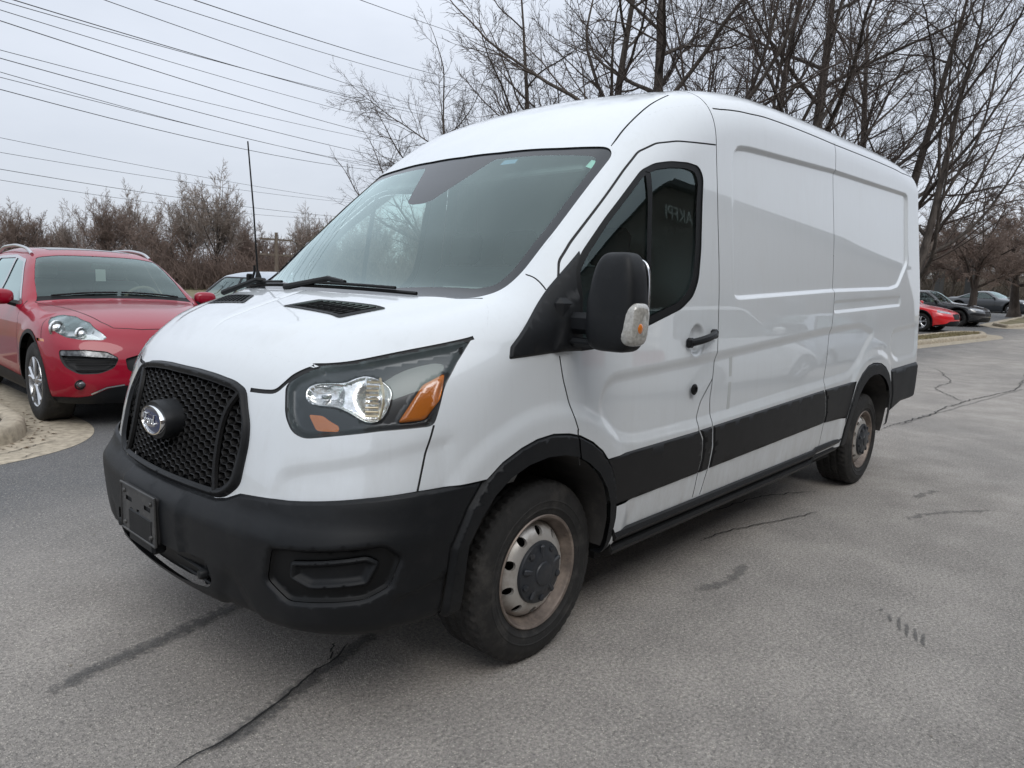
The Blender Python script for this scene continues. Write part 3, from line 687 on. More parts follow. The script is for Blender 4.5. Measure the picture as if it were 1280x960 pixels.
w2,w2T=cdt_regions(wsP,[('clear',wsI)],.03,hs=.012)
dn=lambda q: np.full(len(q),-.006)
WS=emit('windshield',[(region_mesh(S,'top',w2,w2T['base'],dn),1),(region_mesh(S,'top',w2,w2T['clear'],dn),0)],[M['windshield'],M['frit']],van)
# the far wall of the camera housing inside the glass, and two stickers
mb=MB(); c=S.at('top',[(.36,0)],-.05)[0]; mb.box(c,(.10,.12,.05),rot=Matrix.Rotation(-.72,3,'Y'),bev=.012); mb.build('sensor_housing',M['interior_dark'],van)
def sticker(name,pts,m):
    P=S.at('top',pts,-.0095); mk(name,P,[tuple(range(len(P)))],m,WS,smooth=False)
sticker('sticker',[(.435,-.748),(.472,-.750),(.474,-.778),(.433,-.786)][::-1],M['sticker']); sticker('sticker',[(.392,-.30),(.405,-.38),(.430,-.375),(.420,-.30)],M['bluesticker'])
# --- honeycomb grille insert
G=MB(); cw=.044; ch=.0255; dep=.020
def gpt(y,z,off):
    P=S.solve('wall',S.yz([(y,z)]))[0]; return np.array([P[0]+off, y, z])
import itertools
ylist=np.linspace(0,.5,26); zlist=np.linspace(.68,1.1,15)
gx=S.solve('wall',S.yz([(y,z) for y in ylist for z in zlist]))[:,0].reshape(len(ylist),len(zlist))
def gX(y,z):
    y=min(abs(y),.499); z=min(max(z,.681),1.099); i=int(y/.02); j=int((z-.68)/.03); a=y/.02-i; b=(z-.68)/.03-j
    return gx[i,j]*(1-a)*(1-b)+gx[i+1,j]*a*(1-b)+gx[i,j+1]*(1-a)*b+gx[i+1,j+1]*a*b
gpoly=np.array([S.solve('wall',np.array([p]))[0][1:] for p in gri]); gpoly=np.concatenate([gpoly,(gpoly*np.array([-1,1]))[::-1]])
gshr=gpoly
hexs=[(-.5,0),(-.30,.5),(.30,.5),(.5,0),(.30,-.5),(-.30,-.5)]
sx=.80*cw; row=0
nc=int(1.1/sx)
for i in range(-15,16):
    yc=i*sx
    for j in range(-1,18):
        zc=.70+j*ch+(ch/2 if i%2 else 0)
        oc=np.array([(yc+hx*cw,zc+hz*ch) for hx,hz in hexs])
        if not inside(np.array([(yc,zc)]),gpoly)[0]: 
            if not inside(oc,gpoly).any(): continue
        oc=np.array([p if True else p for p in oc])
        ic=(oc-[yc,zc])*np.array([.86,.80])+[yc,zc]
        V=[(gX(*p)+.006,p[0],p[1]) for p in oc]+[(gX(*p)+.004,p[0],p[1]) for p in ic]+[(gX(*p)+.004+dep,p[0],p[1]) for p in (ic-[yc,zc])*.9+[yc,zc]]
        # clamp to opening
        if not inside(np.array([(yc,zc)]),gpoly)[0] : continue
        F=[]
        for k in range(6):
            k2=(k+1)%6; F.append((k,k2,k2+6,k+6)); F.append((k+6,k2+6,k2+12,k+12))
        G.add(V,F)
G.build('honeycomb_mesh',M['clad'],gf,sharp=20)
# backing behind the mesh and the two curved dividers
mb=MB(); V=[];nY=24;nZ=8
for i in range(nY+1):
    for j in range(nZ+1):
        y=-.48+.96*i/nY; z=.70+.37*j/nZ; V.append((gX(y,z)+.032,y,z))
mb.add(V,[(i*(nZ+1)+j,(i+1)*(nZ+1)+j,(i+1)*(nZ+1)+j+1,i*(nZ+1)+j+1) for i in range(nY) for j in range(nZ)]); mb.build('grille_backing',M['gap'],gf)
for sg in(-1,1):
    mb=MB(); pts=rounded([(.395,1.035),(.355,.97),(.348,.88),(.355,.78),(.375,.715)],.08,closed=False,n=6)
    mb.tube([(gX(y,z)-.002,sg*y,z) for y,z in pts],.011,6); mb.build('grille_divider',M['clad'],gf)
# --- oval badge on its round boss
bc=Vector((gX(0,.895),0,.895)); 
mb=MB()
def oval(r,d,a,i,j): return r
V=[];prof=[(1.25,.012),(1.22,-.018),(1.12,-.034),(1.03,-.042),(1.0,-.048)]
def ovalmesh(mb,prof,ry,rz,m=0,cap=True,n=48):
    V=[]
    for r,d in prof:
        for k in range(n):
            a=2*PI*k/n; V.append((bc.x+d,bc.y+ry*r*math.cos(a),bc.z+rz*r*math.sin(a)))
    F=[(i*n+k,i*n+(k+1)%n,(i+1)*n+(k+1)%n,(i+1)*n+k) for i in range(len(prof)-1) for k in range(n)]
    if cap: F.append(tuple(range((len(prof)-1)*n,len(prof)*n)))
    mb.add(V,F,m)
mb=MB(); ovalmesh(mb,[(1.02,.02),(1.02,-.02),(1.0,-.040),(.95,-.050)],.105,.068); boss=mb.build('badge_boss',M['plastic'],gf)
mb=MB(); ovalmesh(mb,[(1.0,-.046),(1.0,-.056),(.97,-.061),(.90,-.061),(.88,-.057)],.088,.036*1.0+.0,cap=False); 
mb=MB(); ovalmesh(mb,[(1.0,-.046),(1.0,-.058),(.97,-.063),(.90,-.063),(.87,-.058)],.092,.052,cap=False); BR=mb.build('badge',M['chrome'],van)
mb=MB(); ovalmesh(mb,[(.90,-.057),(.60,-.061),(.3,-.062)],.092,.052); mb.build('badge_enamel',M['badge_blue'],BR)
# script lettering F o r d  as raised strokes (y to the viewer's right = -Y seen from the front -> mirrored below)
def stroke(mb,pts,r): mb.tube([(bc.x-.0645,-p[0],bc.z+p[1]) for p in rounded(pts,.01,closed=False,n=4)],r,6)
mb=MB(); k=.001
def sc_(pts): return [(x*k,y*k) for x,y in pts]
# viewer standing in front of the van sees +Y on the left; text runs left to right
for pts in ([(-60,6),(-56,18),(-44,24),(-28,21),(-12,25)],[(-36,22),(-40,4),(-48,-16),(-56,-20),(-62,-14)],[(-50,1),(-38,2),(-26,4)],
            [(-16,4),(-24,2),(-27,-8),(-20,-14),(-12,-8),(-13,2),(-18,5),(-8,0)],
            [(-6,5),(-7,-4),(-9,-14)],[(-8,-6),(-2,4),(6,5)],
            [(24,4),(14,4),(9,-6),(14,-14),(24,-6),(34,22)],[(26,0),(24,-12),(30,-14),(40,-6)]):
    stroke(mb,sc_(pts),.0026)
mb.build('lettering',M['letter'],BR)
# --- plate bracket
mb=MB(); xf=float(S.at('wall',S.yz([(.0,.58)]))[0][0])
pc=(xf-.030,.035,.558)
regs_=[('h',np.array([(cx-w,cz-h),(cx+w,cz-h),(cx+w,cz+h),(cx-w,cz+h)])) for cx,cz,w,h in((-.085,.035,.028,.008),(.085,.035,.028,.008),(-.05,-.035,.024,.008),(.03,-.045,.022,.008),(0,.0,.012,.012),(.06,-.0,.012,.006))]
po=rounded(np.array([(-.155,-.085),(.155,-.085),(.155,.085),(-.155,.085)]),.01)
pq,pT=cdt_regions(po,regs_,.03)
mb.add([(pc[0],pc[1]+y,pc[2]+z) for y,z in pq],[tuple(int(i) for i in t) for t in pT['base']])
ppo=resample(po,.02)
mb.prism(ppo*.98,lambda x,y,d:(pc[0]+.006+d,pc[1]+x,pc[2]+y),.010,1)
fr=[(-.155,-.085),(.155,-.085),(.155,.085),(-.155,.085),(-.155,-.085)]
mb.tube([(pc[0]-.001,pc[1]+y,pc[2]+z) for y,z in fr],.005,6)
for y,z in((-.12,.06),(.12,.06),(-.12,-.06),(.12,-.06)): mb.lathe([(0,-.008),(.007,-.007),(.009,0)],12,axis='x',c=(pc[0]-.001,pc[1]+y,pc[2]+z))
mb.build('plate_bracket',[M['bracket'],M['gap']],bumper_o)
mb=MB(); mb.box((pc[0]+.022,pc[1]-.02,.50),(.05,.22,.13),bev=.01)
mb.box((xf+.045,0,.435),(.02,.78,.012),bev=.004); mb.box((xf+.05,0,.40),(.02,.76,.010),bev=.004)
for y in(-.33,-.15,.15,.33): mb.box((xf+.055,y,.43),(.02,.014,.09),bev=.003)
mb.lathe([(0,-.0),(.014,.002),(.018,.01),(.018,.03)],16,axis='x',c=(xf+.01,-.355,.435)); mb.lathe([(0,-.0),(.014,.002),(.018,.01),(.018,.03)],16,axis='x',c=(xf+.01,.355,.435))
mb.build('lower_grille_bars',M['plastic'],bumper_o)
# --- side step, mirrored
for sg in(1,-1):
    mb=MB()
    prof=[(-.900,.295),(-.900,.415),(-.985,.418),(-1.004,.410),(-1.012,.392),(-1.004,.376),(-.988,.370),(-.975,.352),(-.990,.344),(-.996,.330),(-.988,.312),(-.96,.300)]
    xs=[.40,.42,2.62,2.66,3.08,3.10]; lift=[.03,.0,.02,.035,.045,.06]
    V=[(x,sg*y,min(z+lf+.012*(x>2.64)*(z<.36),.45)) for x,lf in zip(xs,lift) for y,z in prof]; n=len(prof)
    F=[(i*n+k,i*n+(k+1)%n,(i+1)*n+(k+1)%n,(i+1)*n+k) for i in range(len(xs)-1) for k in range(n)]+[tuple(range(n)),tuple(range((len(xs)-1)*n,len(xs)*n))]
    mb.add(V,F).build('side_step',M['clad'],van,sharp=25)
# --- underbody, wheel wells, floor
for poly in(archF_in,archR_in):
    P=S.solve('wall',resample(poly,.04)[:]); P=P[P[:,2]>.34]
    for sg in(1,-1):
        mb=MB(); V=[(x,y*sg,z) for x,y,z in P]+[(x,-.58*sg,z) for x,y,z in P]; n=len(P)
        mb.add(V,[(i,i+1,i+1+n,i+n) for i in range(n-1)]+[tuple(range(n,2*n))]); mb.build('wheel_well',M['liner'],van,fixn=False)
mb=MB(); mb.box((.95,0,.36),(1.1,1.84,.16)); mb.box((2.2,0,.38),(1.9,1.84,.16)); mb.box((-.1,0,.45),(1.2,1.1,.2)); mb.box((3.7,0,.5),(1.4,1.1,.2)); mb.box((4.5,0,.55),(.55,1.7,.15)); mb.box((-.72,0,.42),(.34,1.5,.10)); mb.tube([(0,-.8,.345),(0,.8,.345)],.04,10); mb.tube([(3.75,-.8,.345),(3.75,.8,.345)],.06,10); mb.tube([(3.75,-.15,.34),(3.75,.15,.34)],.14,14)  # unseen boxes set low to deepen the shade under the van
for sg in(-1,1): mb.box((1.7,sg*.45,.36),(4.6,.07,.14))
mb.tube([(1.0,.3,.30),(3.2,.35,.30),(4.3,.5,.33)],.035,10)
mb.build('chassis',M['under'],van)
for x,st in((0,.022),(3.75,0)):
    for sg in(1,-1): van_wheel(van,x,sg,st)
# --- interior
mb=MB()
zz=np.linspace(.55,2.42,16); PB=S.solve('wall',np.array([(U1+1.36,z) for z in zz])); sec=[(-(abs(y)-.012),z) for (x,y,z) in PB]; sec=sec+[(-y,z) for y,z in sec[::-1]]
mb.prism(sec,lambda y,z,d:(1.345+d,y,z),.03)
mb.build('bulkhead',M['bulkhead'],van)
for sg in(-1,1):
    mb=MB(); mb.box((.83,sg*.925,.86),(.92,.05,.70),bev=.02); mb.box((.25,sg*.925,1.05),(.3,.05,.26),bev=.02); mb.box((1.31,sg*.900,1.30),(.14,.10,.86),bev=.02); mb.box((1.31,sg*.862,1.88),(.14,.10,.34),bev=.02); mb.box((.6,sg*.88,1.02),(.7,.06,.06),bev=.02)
    mb.build('door_trim',M['interior'],van)
mb=MB(); mb.box((1.04,0,2.10),(.56,1.4,.03),bev=.01); mb.box((.64,0,1.99),(.30,1.36,.03),rot=Matrix.Rotation(-.6,3,'Y'),bev=.01)
mb.build('headliner',M['headliner'],van)
mb=MB()
prof=[(-.30,1.26),(-.12,1.335),(.06,1.345),(.16,1.30),(.19,1.22),(.17,1.05),(.10,.95),(-.1,.7),(-.3,.7)]
mb.prism(prof,lambda x,z,d:(x,-.90+d,z),1.80)
mb.box((.14,0,1.33),(.12,.36,.10),bev=.03); mb.box((.15,-.42,1.35),(.14,.40,.09),bev=.035)
mb.build('dashboard',M['interior'],van,smooth=True)
mb=MB(); c=Vector((.36,-.42,1.20)); ax=Matrix.Rotation(-.95,3,'Y')
pts=[c+ax@Vector((0,.19*math.cos(a),.19*math.sin(a))) for a in np.linspace(0,2*PI,33)]; mb.tube(pts,.015,8,cap=False)
for a in(0,PI,-PI/2): mb.tube([c,c+ax@Vector((0,.18*math.cos(a),.18*math.sin(a)))],.014,6)
mb.tube([c,c+ax@Vector((-.25,0,0))],.035,10); mb.build('steering_wheel',M['interior_dark'],van)
def seat(y,w):
    s_=empty('seat',(0,0,0)); s_.parent=van
    mb=MB(); mb.box((.72,y,.80),(.50,w,.20),bev=.06); mb.build('seat_cushion',M['fabric'],s_)
    mb=MB(); mb.box((1.0,y,1.18),(.16,w,.68),rot=Matrix.Rotation(.16,3,'Y'),bev=.06); mb.build('backrest',M['fabric'],s_)
    for yy in ([y] if w<.6 else [y-.22,y+.22]):
        mb=MB(); mb.box((1.075,yy,1.62),(.10,.25,.19),rot=Matrix.Rotation(.16,3,'Y'),bev=.04); mb.tube([(1.05,yy-.06,1.45),(1.07,yy-.06,1.56)],.007,6); mb.tube([(1.05,yy+.06,1.45),(1.07,yy+.06,1.56)],.007,6)
        mb.build('headrest',M['fabric'],s_)
seat(-.43,.50); seat(.40,.88)
# --- wipers, cowl, antenna
def tp3(x,y,o): return S.at('top',[(x,y)],o)[0]
for y0,y1,yp in((.14,-.60,-.10),(.70,.16,.46)):
    mb=MB(); pts=[tp3(-.385+.10*((t*(y1-y0)+y0)**2)*1.6+.012,t*(y1-y0)+y0,.020) for t in np.linspace(0,1,9)]
    mb.tube(pts,[.007]*9,6); pts2=[p+np.array([-.006,0,.014]) for p in pts[1:8]]; mb.tube(pts2,.006,6)
    a=tp3(-.40,yp+.25,.02); b=tp3(-.36,yp-.02,.05); c=pts[4]+np.array([0,0,.02]); mb.tube([a,b,c],[.014,.011,.009],8)
    mb.build('wiper',M['plastic_dark'],van)
mb=MB(); mb.tube([(-.12,.90,1.34),(-.13,.90,1.41),(-.132,.902,1.44)],[.020,.015,.007],10); mb.tube([(-.132,.902,1.43),(-.14,.92,1.75),(-.15,.95,2.085)],[.0048,.0042,.0036],6)
mb.build('antenna',M['plastic_dark'],van)
mb=MB(); b=Vector(tp3(-.30,.70,.0)); mb.box(b+Vector((.02,0,.03)),(.03,.02,.10),bev=.006); mb.tube([b+Vector((0,-.03,0)),b+Vector((.03,-.03,.09)),b+Vector((.03,-.03,.12))],.006,6); mb.build('wiper_pivot',M['plastic_dark'],van)
# --- door handle, lock
def side_pt(x,z,o): return S.at('wall',S.xz([(x,z)]),o)[0]
for sg,dd in((1,doors[0]),(-1,doors[1])):
    fl=np.array([1,sg,1])
    mb=MB()
    pts=[side_pt(.895+.245*t,1.178+.038*t,.004+.034*math.sin(PI*min(max(t,.0),1))**.5)*fl for t in np.linspace(0,1,11)]
    for i in range(10): pass
    mb.tube(pts,[.014]+[.017]*9+[.014],10)
    p=side_pt(.91,1.18,.012)*fl; mb.box(p,(.045,.03,.045),bev=.010)
    p=side_pt(1.135,1.214,.012)*fl; mb.box(p,(.045,.03,.045),bev=.010)
    mb.build('door_handle',M['plastic'],dd)
    mb=MB(); p=side_pt(.975,.965,0)*fl; mb.lathe([(.024,.002*sg),(.026,-.004*sg),(.020,-.009*sg),(.012,-.010*sg),(.011,-.004*sg),(0,-.004*sg)],24,c=p); mb.build('door_lock',M['plastic_dark'],dd)
# --- side mirrors
def superel(c,rx,ry,rz,e,n=28,m=18,fn=None):
    V=[];F=[]
    sp=lambda a,e_:(abs(math.cos(a))**e_)*(1 if math.cos(a)>=0 else -1)
    sn=lambda a,e_:(abs(math.sin(a))**e_)*(1 if math.sin(a)>=0 else -1)
    for i in range(m+1):
        b=-PI/2+PI*i/m
        for k in range(n):
            a=2*PI*k/n; x=sp(a,e)*sp(b,e); y=sn(a,e)*sp(b,e); z=sn(b,e)
            if fn: x,y,z=fn(x,y,z)
            V.append((c[0]+x*rx,c[1]+y*ry,c[2]+z*rz))
    for i in range(m):
        for k in range(n): F.append((i*n+k,i*n+(k+1)%n,(i+1)*n+(k+1)%n,(i+1)*n+k))
    return V,F
for sg in(1,-1):
    T_=empty('side_mirror',(0,0,0)); T_.parent=van
    if sg==-1: T_.location=(.02,1.0,0); T_.rotation_euler=(0,0,-1.25); MOFF=1.0
    else: MOFF=0
    def fn(x,y,z):
        w=(1.0-.26*max(z+.2,0)**1.5-.06*max(-z,0)**2.2)
        return (x*(1-.12*max(z,0)) + .10*z if x<0 else x*.55+.10*z), y*w*1.0-(.0 if z<0 else .0), z
    mb=MB(); V,F=superel((.075,-1.200*sg-MOFF,1.362),.078,.100,.168,.40,fn=fn); mb.add(V,F); mb.build('mirror_housing',M['plastic'],T_,sharp=60)
    mb=MB(); V,F=superel((.122,-1.205*sg-MOFF,1.362),.006,.085,.150,.5); mb.add(V,F); mb.build('mirror_glass',M['chrome'],T_,sharp=60)
    mb=MB()
    mb.box((.075,-1.07*sg-MOFF,1.282),(.075,.20,.075),bev=.018); mb.box((.06,-1.06*sg-MOFF,1.215),(.06,.18,.03),bev=.012); mb.box((.05,-.985*sg-MOFF,1.285),(.12,.05,.17),bev=.02)
    mb.build('mirror_arm',M['plastic'],T_)
    mb=MB(); V,F=superel((.048,-1.282*sg-MOFF,1.292),.050,.034,.072,.5,n=24,m=14,fn=lambda x,y,z:(x+.12*z,y,z)); mb.add(V,F); 
    ts=mb.build('turn_signal',M['mlens'],T_,sharp=60)
    mb=MB(); V,F=superel((.058,-1.270*sg-MOFF,1.292),.050,.038,.062,.6,n=20,m=12); mb.add(V,F); mb.build('lamp_reflector',M['reflector'],T_,sharp=60)
    mb=MB(); V,F=superel((.035,-1.308*sg-MOFF,1.280),.020,.012,.022,1,n=14,m=10); mb.add(V,F); mb.build('lamp_bulb',M['amber'],T_,sharp=60)
# --- rear lamps, rear door detail
for sg in(1,-1):
    qd,tD=cdt_regions(rounded(np.array([(U1+4.35+.85,1.0),(U1+4.35+1.02,1.0),(U1+4.35+1.02,1.75),(U1+4.35+.85,1.75)]),.03),[],.03)
    a=region_mesh(S,'wall',qd,tD['base'],lambda q: np.full(len(q),.006)); emit('tail_lamp',[(a if sg>0 else mirror(a),0)],[pbsdf('red_lens',(.45,.01,.01),.2,coat=1)],van,both=False)
mb=MB(); V,F=superel((4.93,-.86,.80),.03,.05,.04,.6); mb.add(V,F); mb.build('bumper_step',M['plastic'],van,sharp=60)
# ------------------------------------------------------------------ other cars
M['red']=pbsdf('red_paint',(.27,.001,.017),.4,metal=0,coat=.75,spec=.25,coatr=.03)
M['brightred']=pbsdf('bright_red_paint',(.62,.008,.015),.3,coat=1,coatr=.03)
M['black_paint']=pbsdf('black_paint',(.012,.013,.015),.25,coat=1,coatr=.03)
M['dark_grey_paint']=pbsdf('dark_blue_grey_paint',(.018,.022,.028),.3,coat=1,coatr=.03)
M['silver']=pbsdf('silver_blue_paint',(.42,.47,.53),.35,metal=.4,coat=1,coatr=.04)
M['offwhite']=pbsdf('white_car_paint',(.72,.73,.72),.3,coat=1)
M['carglass']=glass('car_glass',(.50,.58,.55),1.8)
M['tan']=pbsdf('tan_leather',(.36,.31,.24),.6)
M['grey_trim']=pbsdf('satin_trim',(.55,.56,.57),.25,metal=.9)
M['alloy']=pbsdf('alloy_wheel_silver',(.62,.63,.65),.25,metal=.8,dirt=((.2,.19,.18),.3,10))
M['alloy_black']=pbsdf('black_alloy',(.02,.02,.02),.3,metal=.3)
M['paper']=pbsdf('paper_card',(.8,.82,.82),.6)
M['redlens']=pbsdf('red_lamp_lens',(.40,.01,.01),.2,coat=1)
def alloy_wheel(parent,x,y,R,rim,nsp,mat,w=.26):
    sd=1 if y<0 else -1
    t=empty('wheel',(x,y,R-.008)); t.parent=parent; t.rotation_euler=(0,0,0 if sd>0 else PI)
    pr=[(rim-.004,.012),(rim+.01,.002),(rim+.04,-.006),(R-.03,-.004),(R-.008,.012),(R,.03),(R,w-.03),(R-.02,w-.005),(rim,w)]
    MB().lathe(pr,56).build('tyre',M['rubber'],t)
    mb=MB(); mb.lathe([(rim-.012,.03),(rim+.002,.006),(rim,.0),(rim-.012,.006),(rim-.02,.05),(rim-.03,.16)],48)
    mb.lathe([(.062,.03),(.060,.012),(.05,.006),(.03,.002),(0,.002)],24)
    for k in range(nsp):
        a=2*PI*k/nsp+PI/2
        for s in(-1,1):
            a1=a+s*.10; a2=a+s*.20
            p=[(.04*math.cos(a),.014,.04*math.sin(a)),(rim*.55*math.cos(a1),.012,rim*.55*math.sin(a1)),((rim-.006)*math.cos(a2),.014,(rim-.006)*math.sin(a2))]
            mb.tube(p,[.022,.017,.020],6)
    mb.build('alloy_rim',mat,t)
    MB().lathe([(rim*.8,.09),(.05,.09),(0,.088)],32).build('brake_disc',M['under'],t)
    return t
def make_car(name,label,cat,pose,V,Ls,wb,R,rim,bl,feats,tops,paint,nsp=5,wheelmat='alloy',half=.80,h=.06,interior='interior_dark',group=None,track=None):
    """feats: (part name, wall polygon, material key, offset or function); tops the same on the top patch"""
    root=empty(name,(pose[0],pose[1],pose[3]),pose[2]); tag(root,label,cat,group)
    s=Surf(V,Ls,ztop=2.2)
    b2=resample(bl,.05,closed=False); b3=s.at('top',b2); bw=np.array([s.uv(*p) for p in b3]); ue=U1+Ls+PI/2
    wo=np.concatenate([bw,[(ue,V['bot']+.03),(0,V['bot']+.03)]])
    fe=feats(s)
    def arch(xc,r,n=18): return s.xz([(xc-r,V['bot']-.02)]+[(xc+r*math.cos(a),R+.02+r*math.sin(a)*1.0) for a in np.linspace(PI*1.02,-.02*PI,n)]+[(xc+r,V['bot']-.02)])
    ar=R+.055; holes=[arch(0,ar),arch(wb,ar)]; trims=[arch(0,ar+.035),arch(wb,ar+.035)]
    regs=[('%d'%i,p) for i,(n,p,m,d) in enumerate(fe)]+[('trim',t) for t in trims]+[('hole',a) for a in holes]
    ex=np.concatenate([around(p,[-.01,.01],.03) for _,p in regs if len(p)>3])
    q,T=cdt_regions(wo,regs,h,ex,hs=.035)
    dfl=[resample(t,.04) for t in trims]
    def dbody(q):
        d=np.zeros(len(q))
        for t in dfl: d+=soft(q,t,.14,.014,-.07)
        return d
    parts=[(region_mesh(s,'wall',q,T['base'],dbody),0)]
    for i,(n,p,m,d) in enumerate(fe):
        k='%d'%i
        if k not in T: continue
        fn=d if callable(d) else (lambda d_:(lambda q: np.full(len(q),d_)))(d)
        a=region_mesh(s,'wall',q,T[k],fn)
        if n=='seam': parts.append((a,1)); continue
        if n in('front_bumper','grille','lower_trim','number_plate'): emit(n,[(a,0)],M[m],root)
        else:
            for pt in(a,mirror(a)): emit(n,[(pt,0)],M[m],root,both=False)
    if 'trim' in T: 
        a=region_mesh(s,'wall',q,T['trim'],lambda q: dbody(q)+.004)
        parts.append((a,2))
    tp_=tops(s); tq_,tT_=cdt_regions(b2,[('%d'%i,p) for i,(n,p,m,d) in enumerate(tp_)],h,None,hs=.04)
    parts.append((region_mesh(s,'top',tq_,tT_['base'],None),0))
    for i,(n,p,m,d) in enumerate(tp_):
        k='%d'%i
        if k not in tT_: continue
        a=region_mesh(s,'top',tq_,tT_[k],(lambda d_:(lambda q: np.full(len(q),d_)))(d))
        if n=='seam': parts.append((a,1))
        else: emit(n,[(a,0)],M[m],root)
    emit('body',parts,[M[paint],M['gap'],M['plastic']],root)
    tk=track or V['ww'][2]-.015
    for x in(0,wb):
        for sg in(1,-1): alloy_wheel(root,x,-tk*sg,R,rim,nsp,M[wheelmat])
    mb=MB()
    for xc in(0,wb):
        for sg in(1,-1):
            V_=[];n=14
            for i in range(n+1):
                a=PI*i/n; x=xc+(ar+.005)*math.cos(a); z=R+.02+(ar+.005)*math.sin(a); V_+=[(x,-sg*(tk-.02),z),(x,-sg*(tk-.32),z)]
            mb.add(V_,[(2*i,2*i+2,2*i+3,2*i+1) for i in range(n)]); mb.add([V_[2*i+1] for i in range(n+1)],[tuple(range(n+1))])
    mb.box((wb/2,0,R+.0),(wb-2*ar-.05,tk*1.8,.18)); mb.box((wb/2,0,R+.05),(wb+1.3,tk*1.0,.2)); mb.build('chassis',M['under'],root,fixn=False)
    return root,s
# --- red sport utility vehicle on the left
SUVP=dict(
 tx=[-1.1,-.93,-.86,-.76,-.58,-.25,.15,.42,.60,.85,1.05,1.25,1.6,2.3,3.0,3.5,3.75,3.95],
 tz=[.50,.66,.78,.88,.965,1.045,1.095,1.125,1.235,1.41,1.53,1.605,1.66,1.68,1.63,1.52,1.32,.95],
 sx=[-1.1,-.5,.3,.9,1.5,4], ss=[.16,.16,.16,.14,.05,0], cx=[-1,.3,1.3,4], cc=[.06,.07,.09,.09],
 wz=[.2,.35,.55,.75,.90,1.0,1.1,1.3,1.5,1.62,1.8], ww=[.87,.915,.935,.945,.93,.91,.875,.775,.68,.615,.52],
 fz=[.2,.3,.45,.6,.72,.85], fx=[.80,.88,.925,.925,.90,.84], bz=[.2,.6,1.0], bb=[.24,.26,.30],
 pz=[.2,.6,1.0], pk=[.32,.34,.36], kx=[-1,-.3,.4,1.2,4], kt=[.10,.10,.10,.12,.14], kr=.2, bot=.20,
 rz=[.2,.5,.9,1.2,1.6], rx=[3.78,3.90,3.90,3.80,3.35], rb=.08, rear=4, tz0=.45)
def suv_feats(s):
    hl_=rounded(s.p3([(-.28,.84,.965),(-.40,.86,.90),(-.52,.85,.855),(-.60,.80,.822),(-.68,.69,.803),(-.74,.55,.80),(-.735,.505,.82),(-.67,.54,.875),(-.52,.58,.945),(-.33,.66,.992),(-.22,.76,1.003),(-.23,.80,.99)]),.03)
    it=rounded(s.p3([(-.60,.865,.715),(-.74,.69,.722),(-.81,.54,.705),(-.845,.45,.645),(-.86,.50,.56),(-.83,.61,.51),(-.75,.75,.505),(-.66,.83,.565),(-.62,.86,.64)]),.03)
    drl=rounded(s.p3([(-.61,.86,.71),(-.74,.69,.715),(-.81,.54,.695),(-.84,.455,.645),(-.74,.71,.668),(-.62,.86,.668)]),.01)
    ci=rounded(np.concatenate([[(0,.68)],s.yz([(.30,.67),(.41,.64),(.40,.54),(.33,.50)]),[(0,.49)]]),.02)
    blk=np.concatenate([[(0,.40)],s.yz([(.36,.40)]),s.p3([(-.85,.45,.395),(-.82,.55,.37),(-.76,.66,.31),(-.70,.74,.295),(-.32,.90,.29)]),s.xz([(-.30,.20),(0,.20)]),[(0,.20)]])
    ed=s.p3([(-.86,.42,.405),(-.82,.55,.385),(-.76,.66,.325)])
    sill=s.xz([(.45,.20),(.45,.36),(2.4,.40),(2.4,.20)])
    w0=rounded(s.xz([(.60,1.06),(1.29,1.515),(1.80,1.57),(2.5,1.56),(3.0,1.47),(3.32,1.24),(3.28,1.17),(2.6,1.12)]),.04)
    w1=rounded(s.xz([(.68,1.095),(1.30,1.485),(1.66,1.53),(1.60,1.125)]),.02)
    w2=rounded(s.xz([(1.66,1.13),(1.73,1.535),(2.45,1.53),(2.58,1.42),(2.55,1.16)]),.02); w3=rounded(s.xz([(2.64,1.17),(2.66,1.42),(2.98,1.42),(3.20,1.25),(3.18,1.2)]),.02)
    lens_r=resample(hl_,.02); it_r=resample(it,.02)
    lamps=[s.p3([p])[0] for p in((-.40,.82,.925),(-.62,.66,.87))]
    def dl(q):
        d=.004-.006*ss(1+sdist(q,lens_r)/.02); return d
    f=[('side_sill',sill,'plastic',0.004),('front_bumper',blk,'plastic',.004),
      ('headlight',hl_,'suv_lens',dl),('air_intake',it,'gap',lambda q:-.05*ss(-sdist(q,it_r)/.02)),('daytime_lamp',drl,'drl',-.008),('grille',ci,'gap',-.03),
      ('window_trim',w0,'grey_trim',.003),('side_window',w1,'carglass',-.004),('side_window',w2,'carglass',-.004),('side_window',w3,'carglass',-.004),
      ('skid_trim',strip(ed,.012),'grey_trim',.006),
      ('seam',strip(s.p3([(.60,.86,1.10),(.55,.92,1.0),(.52,.935,.8),(.55,.935,.5),(.60,.92,.38)]),.008),'gap',-.002),
      ('seam',strip(s.xz([(1.62,1.10),(1.66,.8),(1.62,.4)]),.008),'gap',-.002),
      ('seam',strip(s.p3([(-.23,.80,.985),(-.30,.90,.90),(-.36,.93,.80)]),.007),'gap',-.002),
      ('side_marker',rounded(s.xz([(-.42,.775),(-.40,.80),(-.27,.80),(-.29,.775)]),.008),'amber',.002)]
    return f
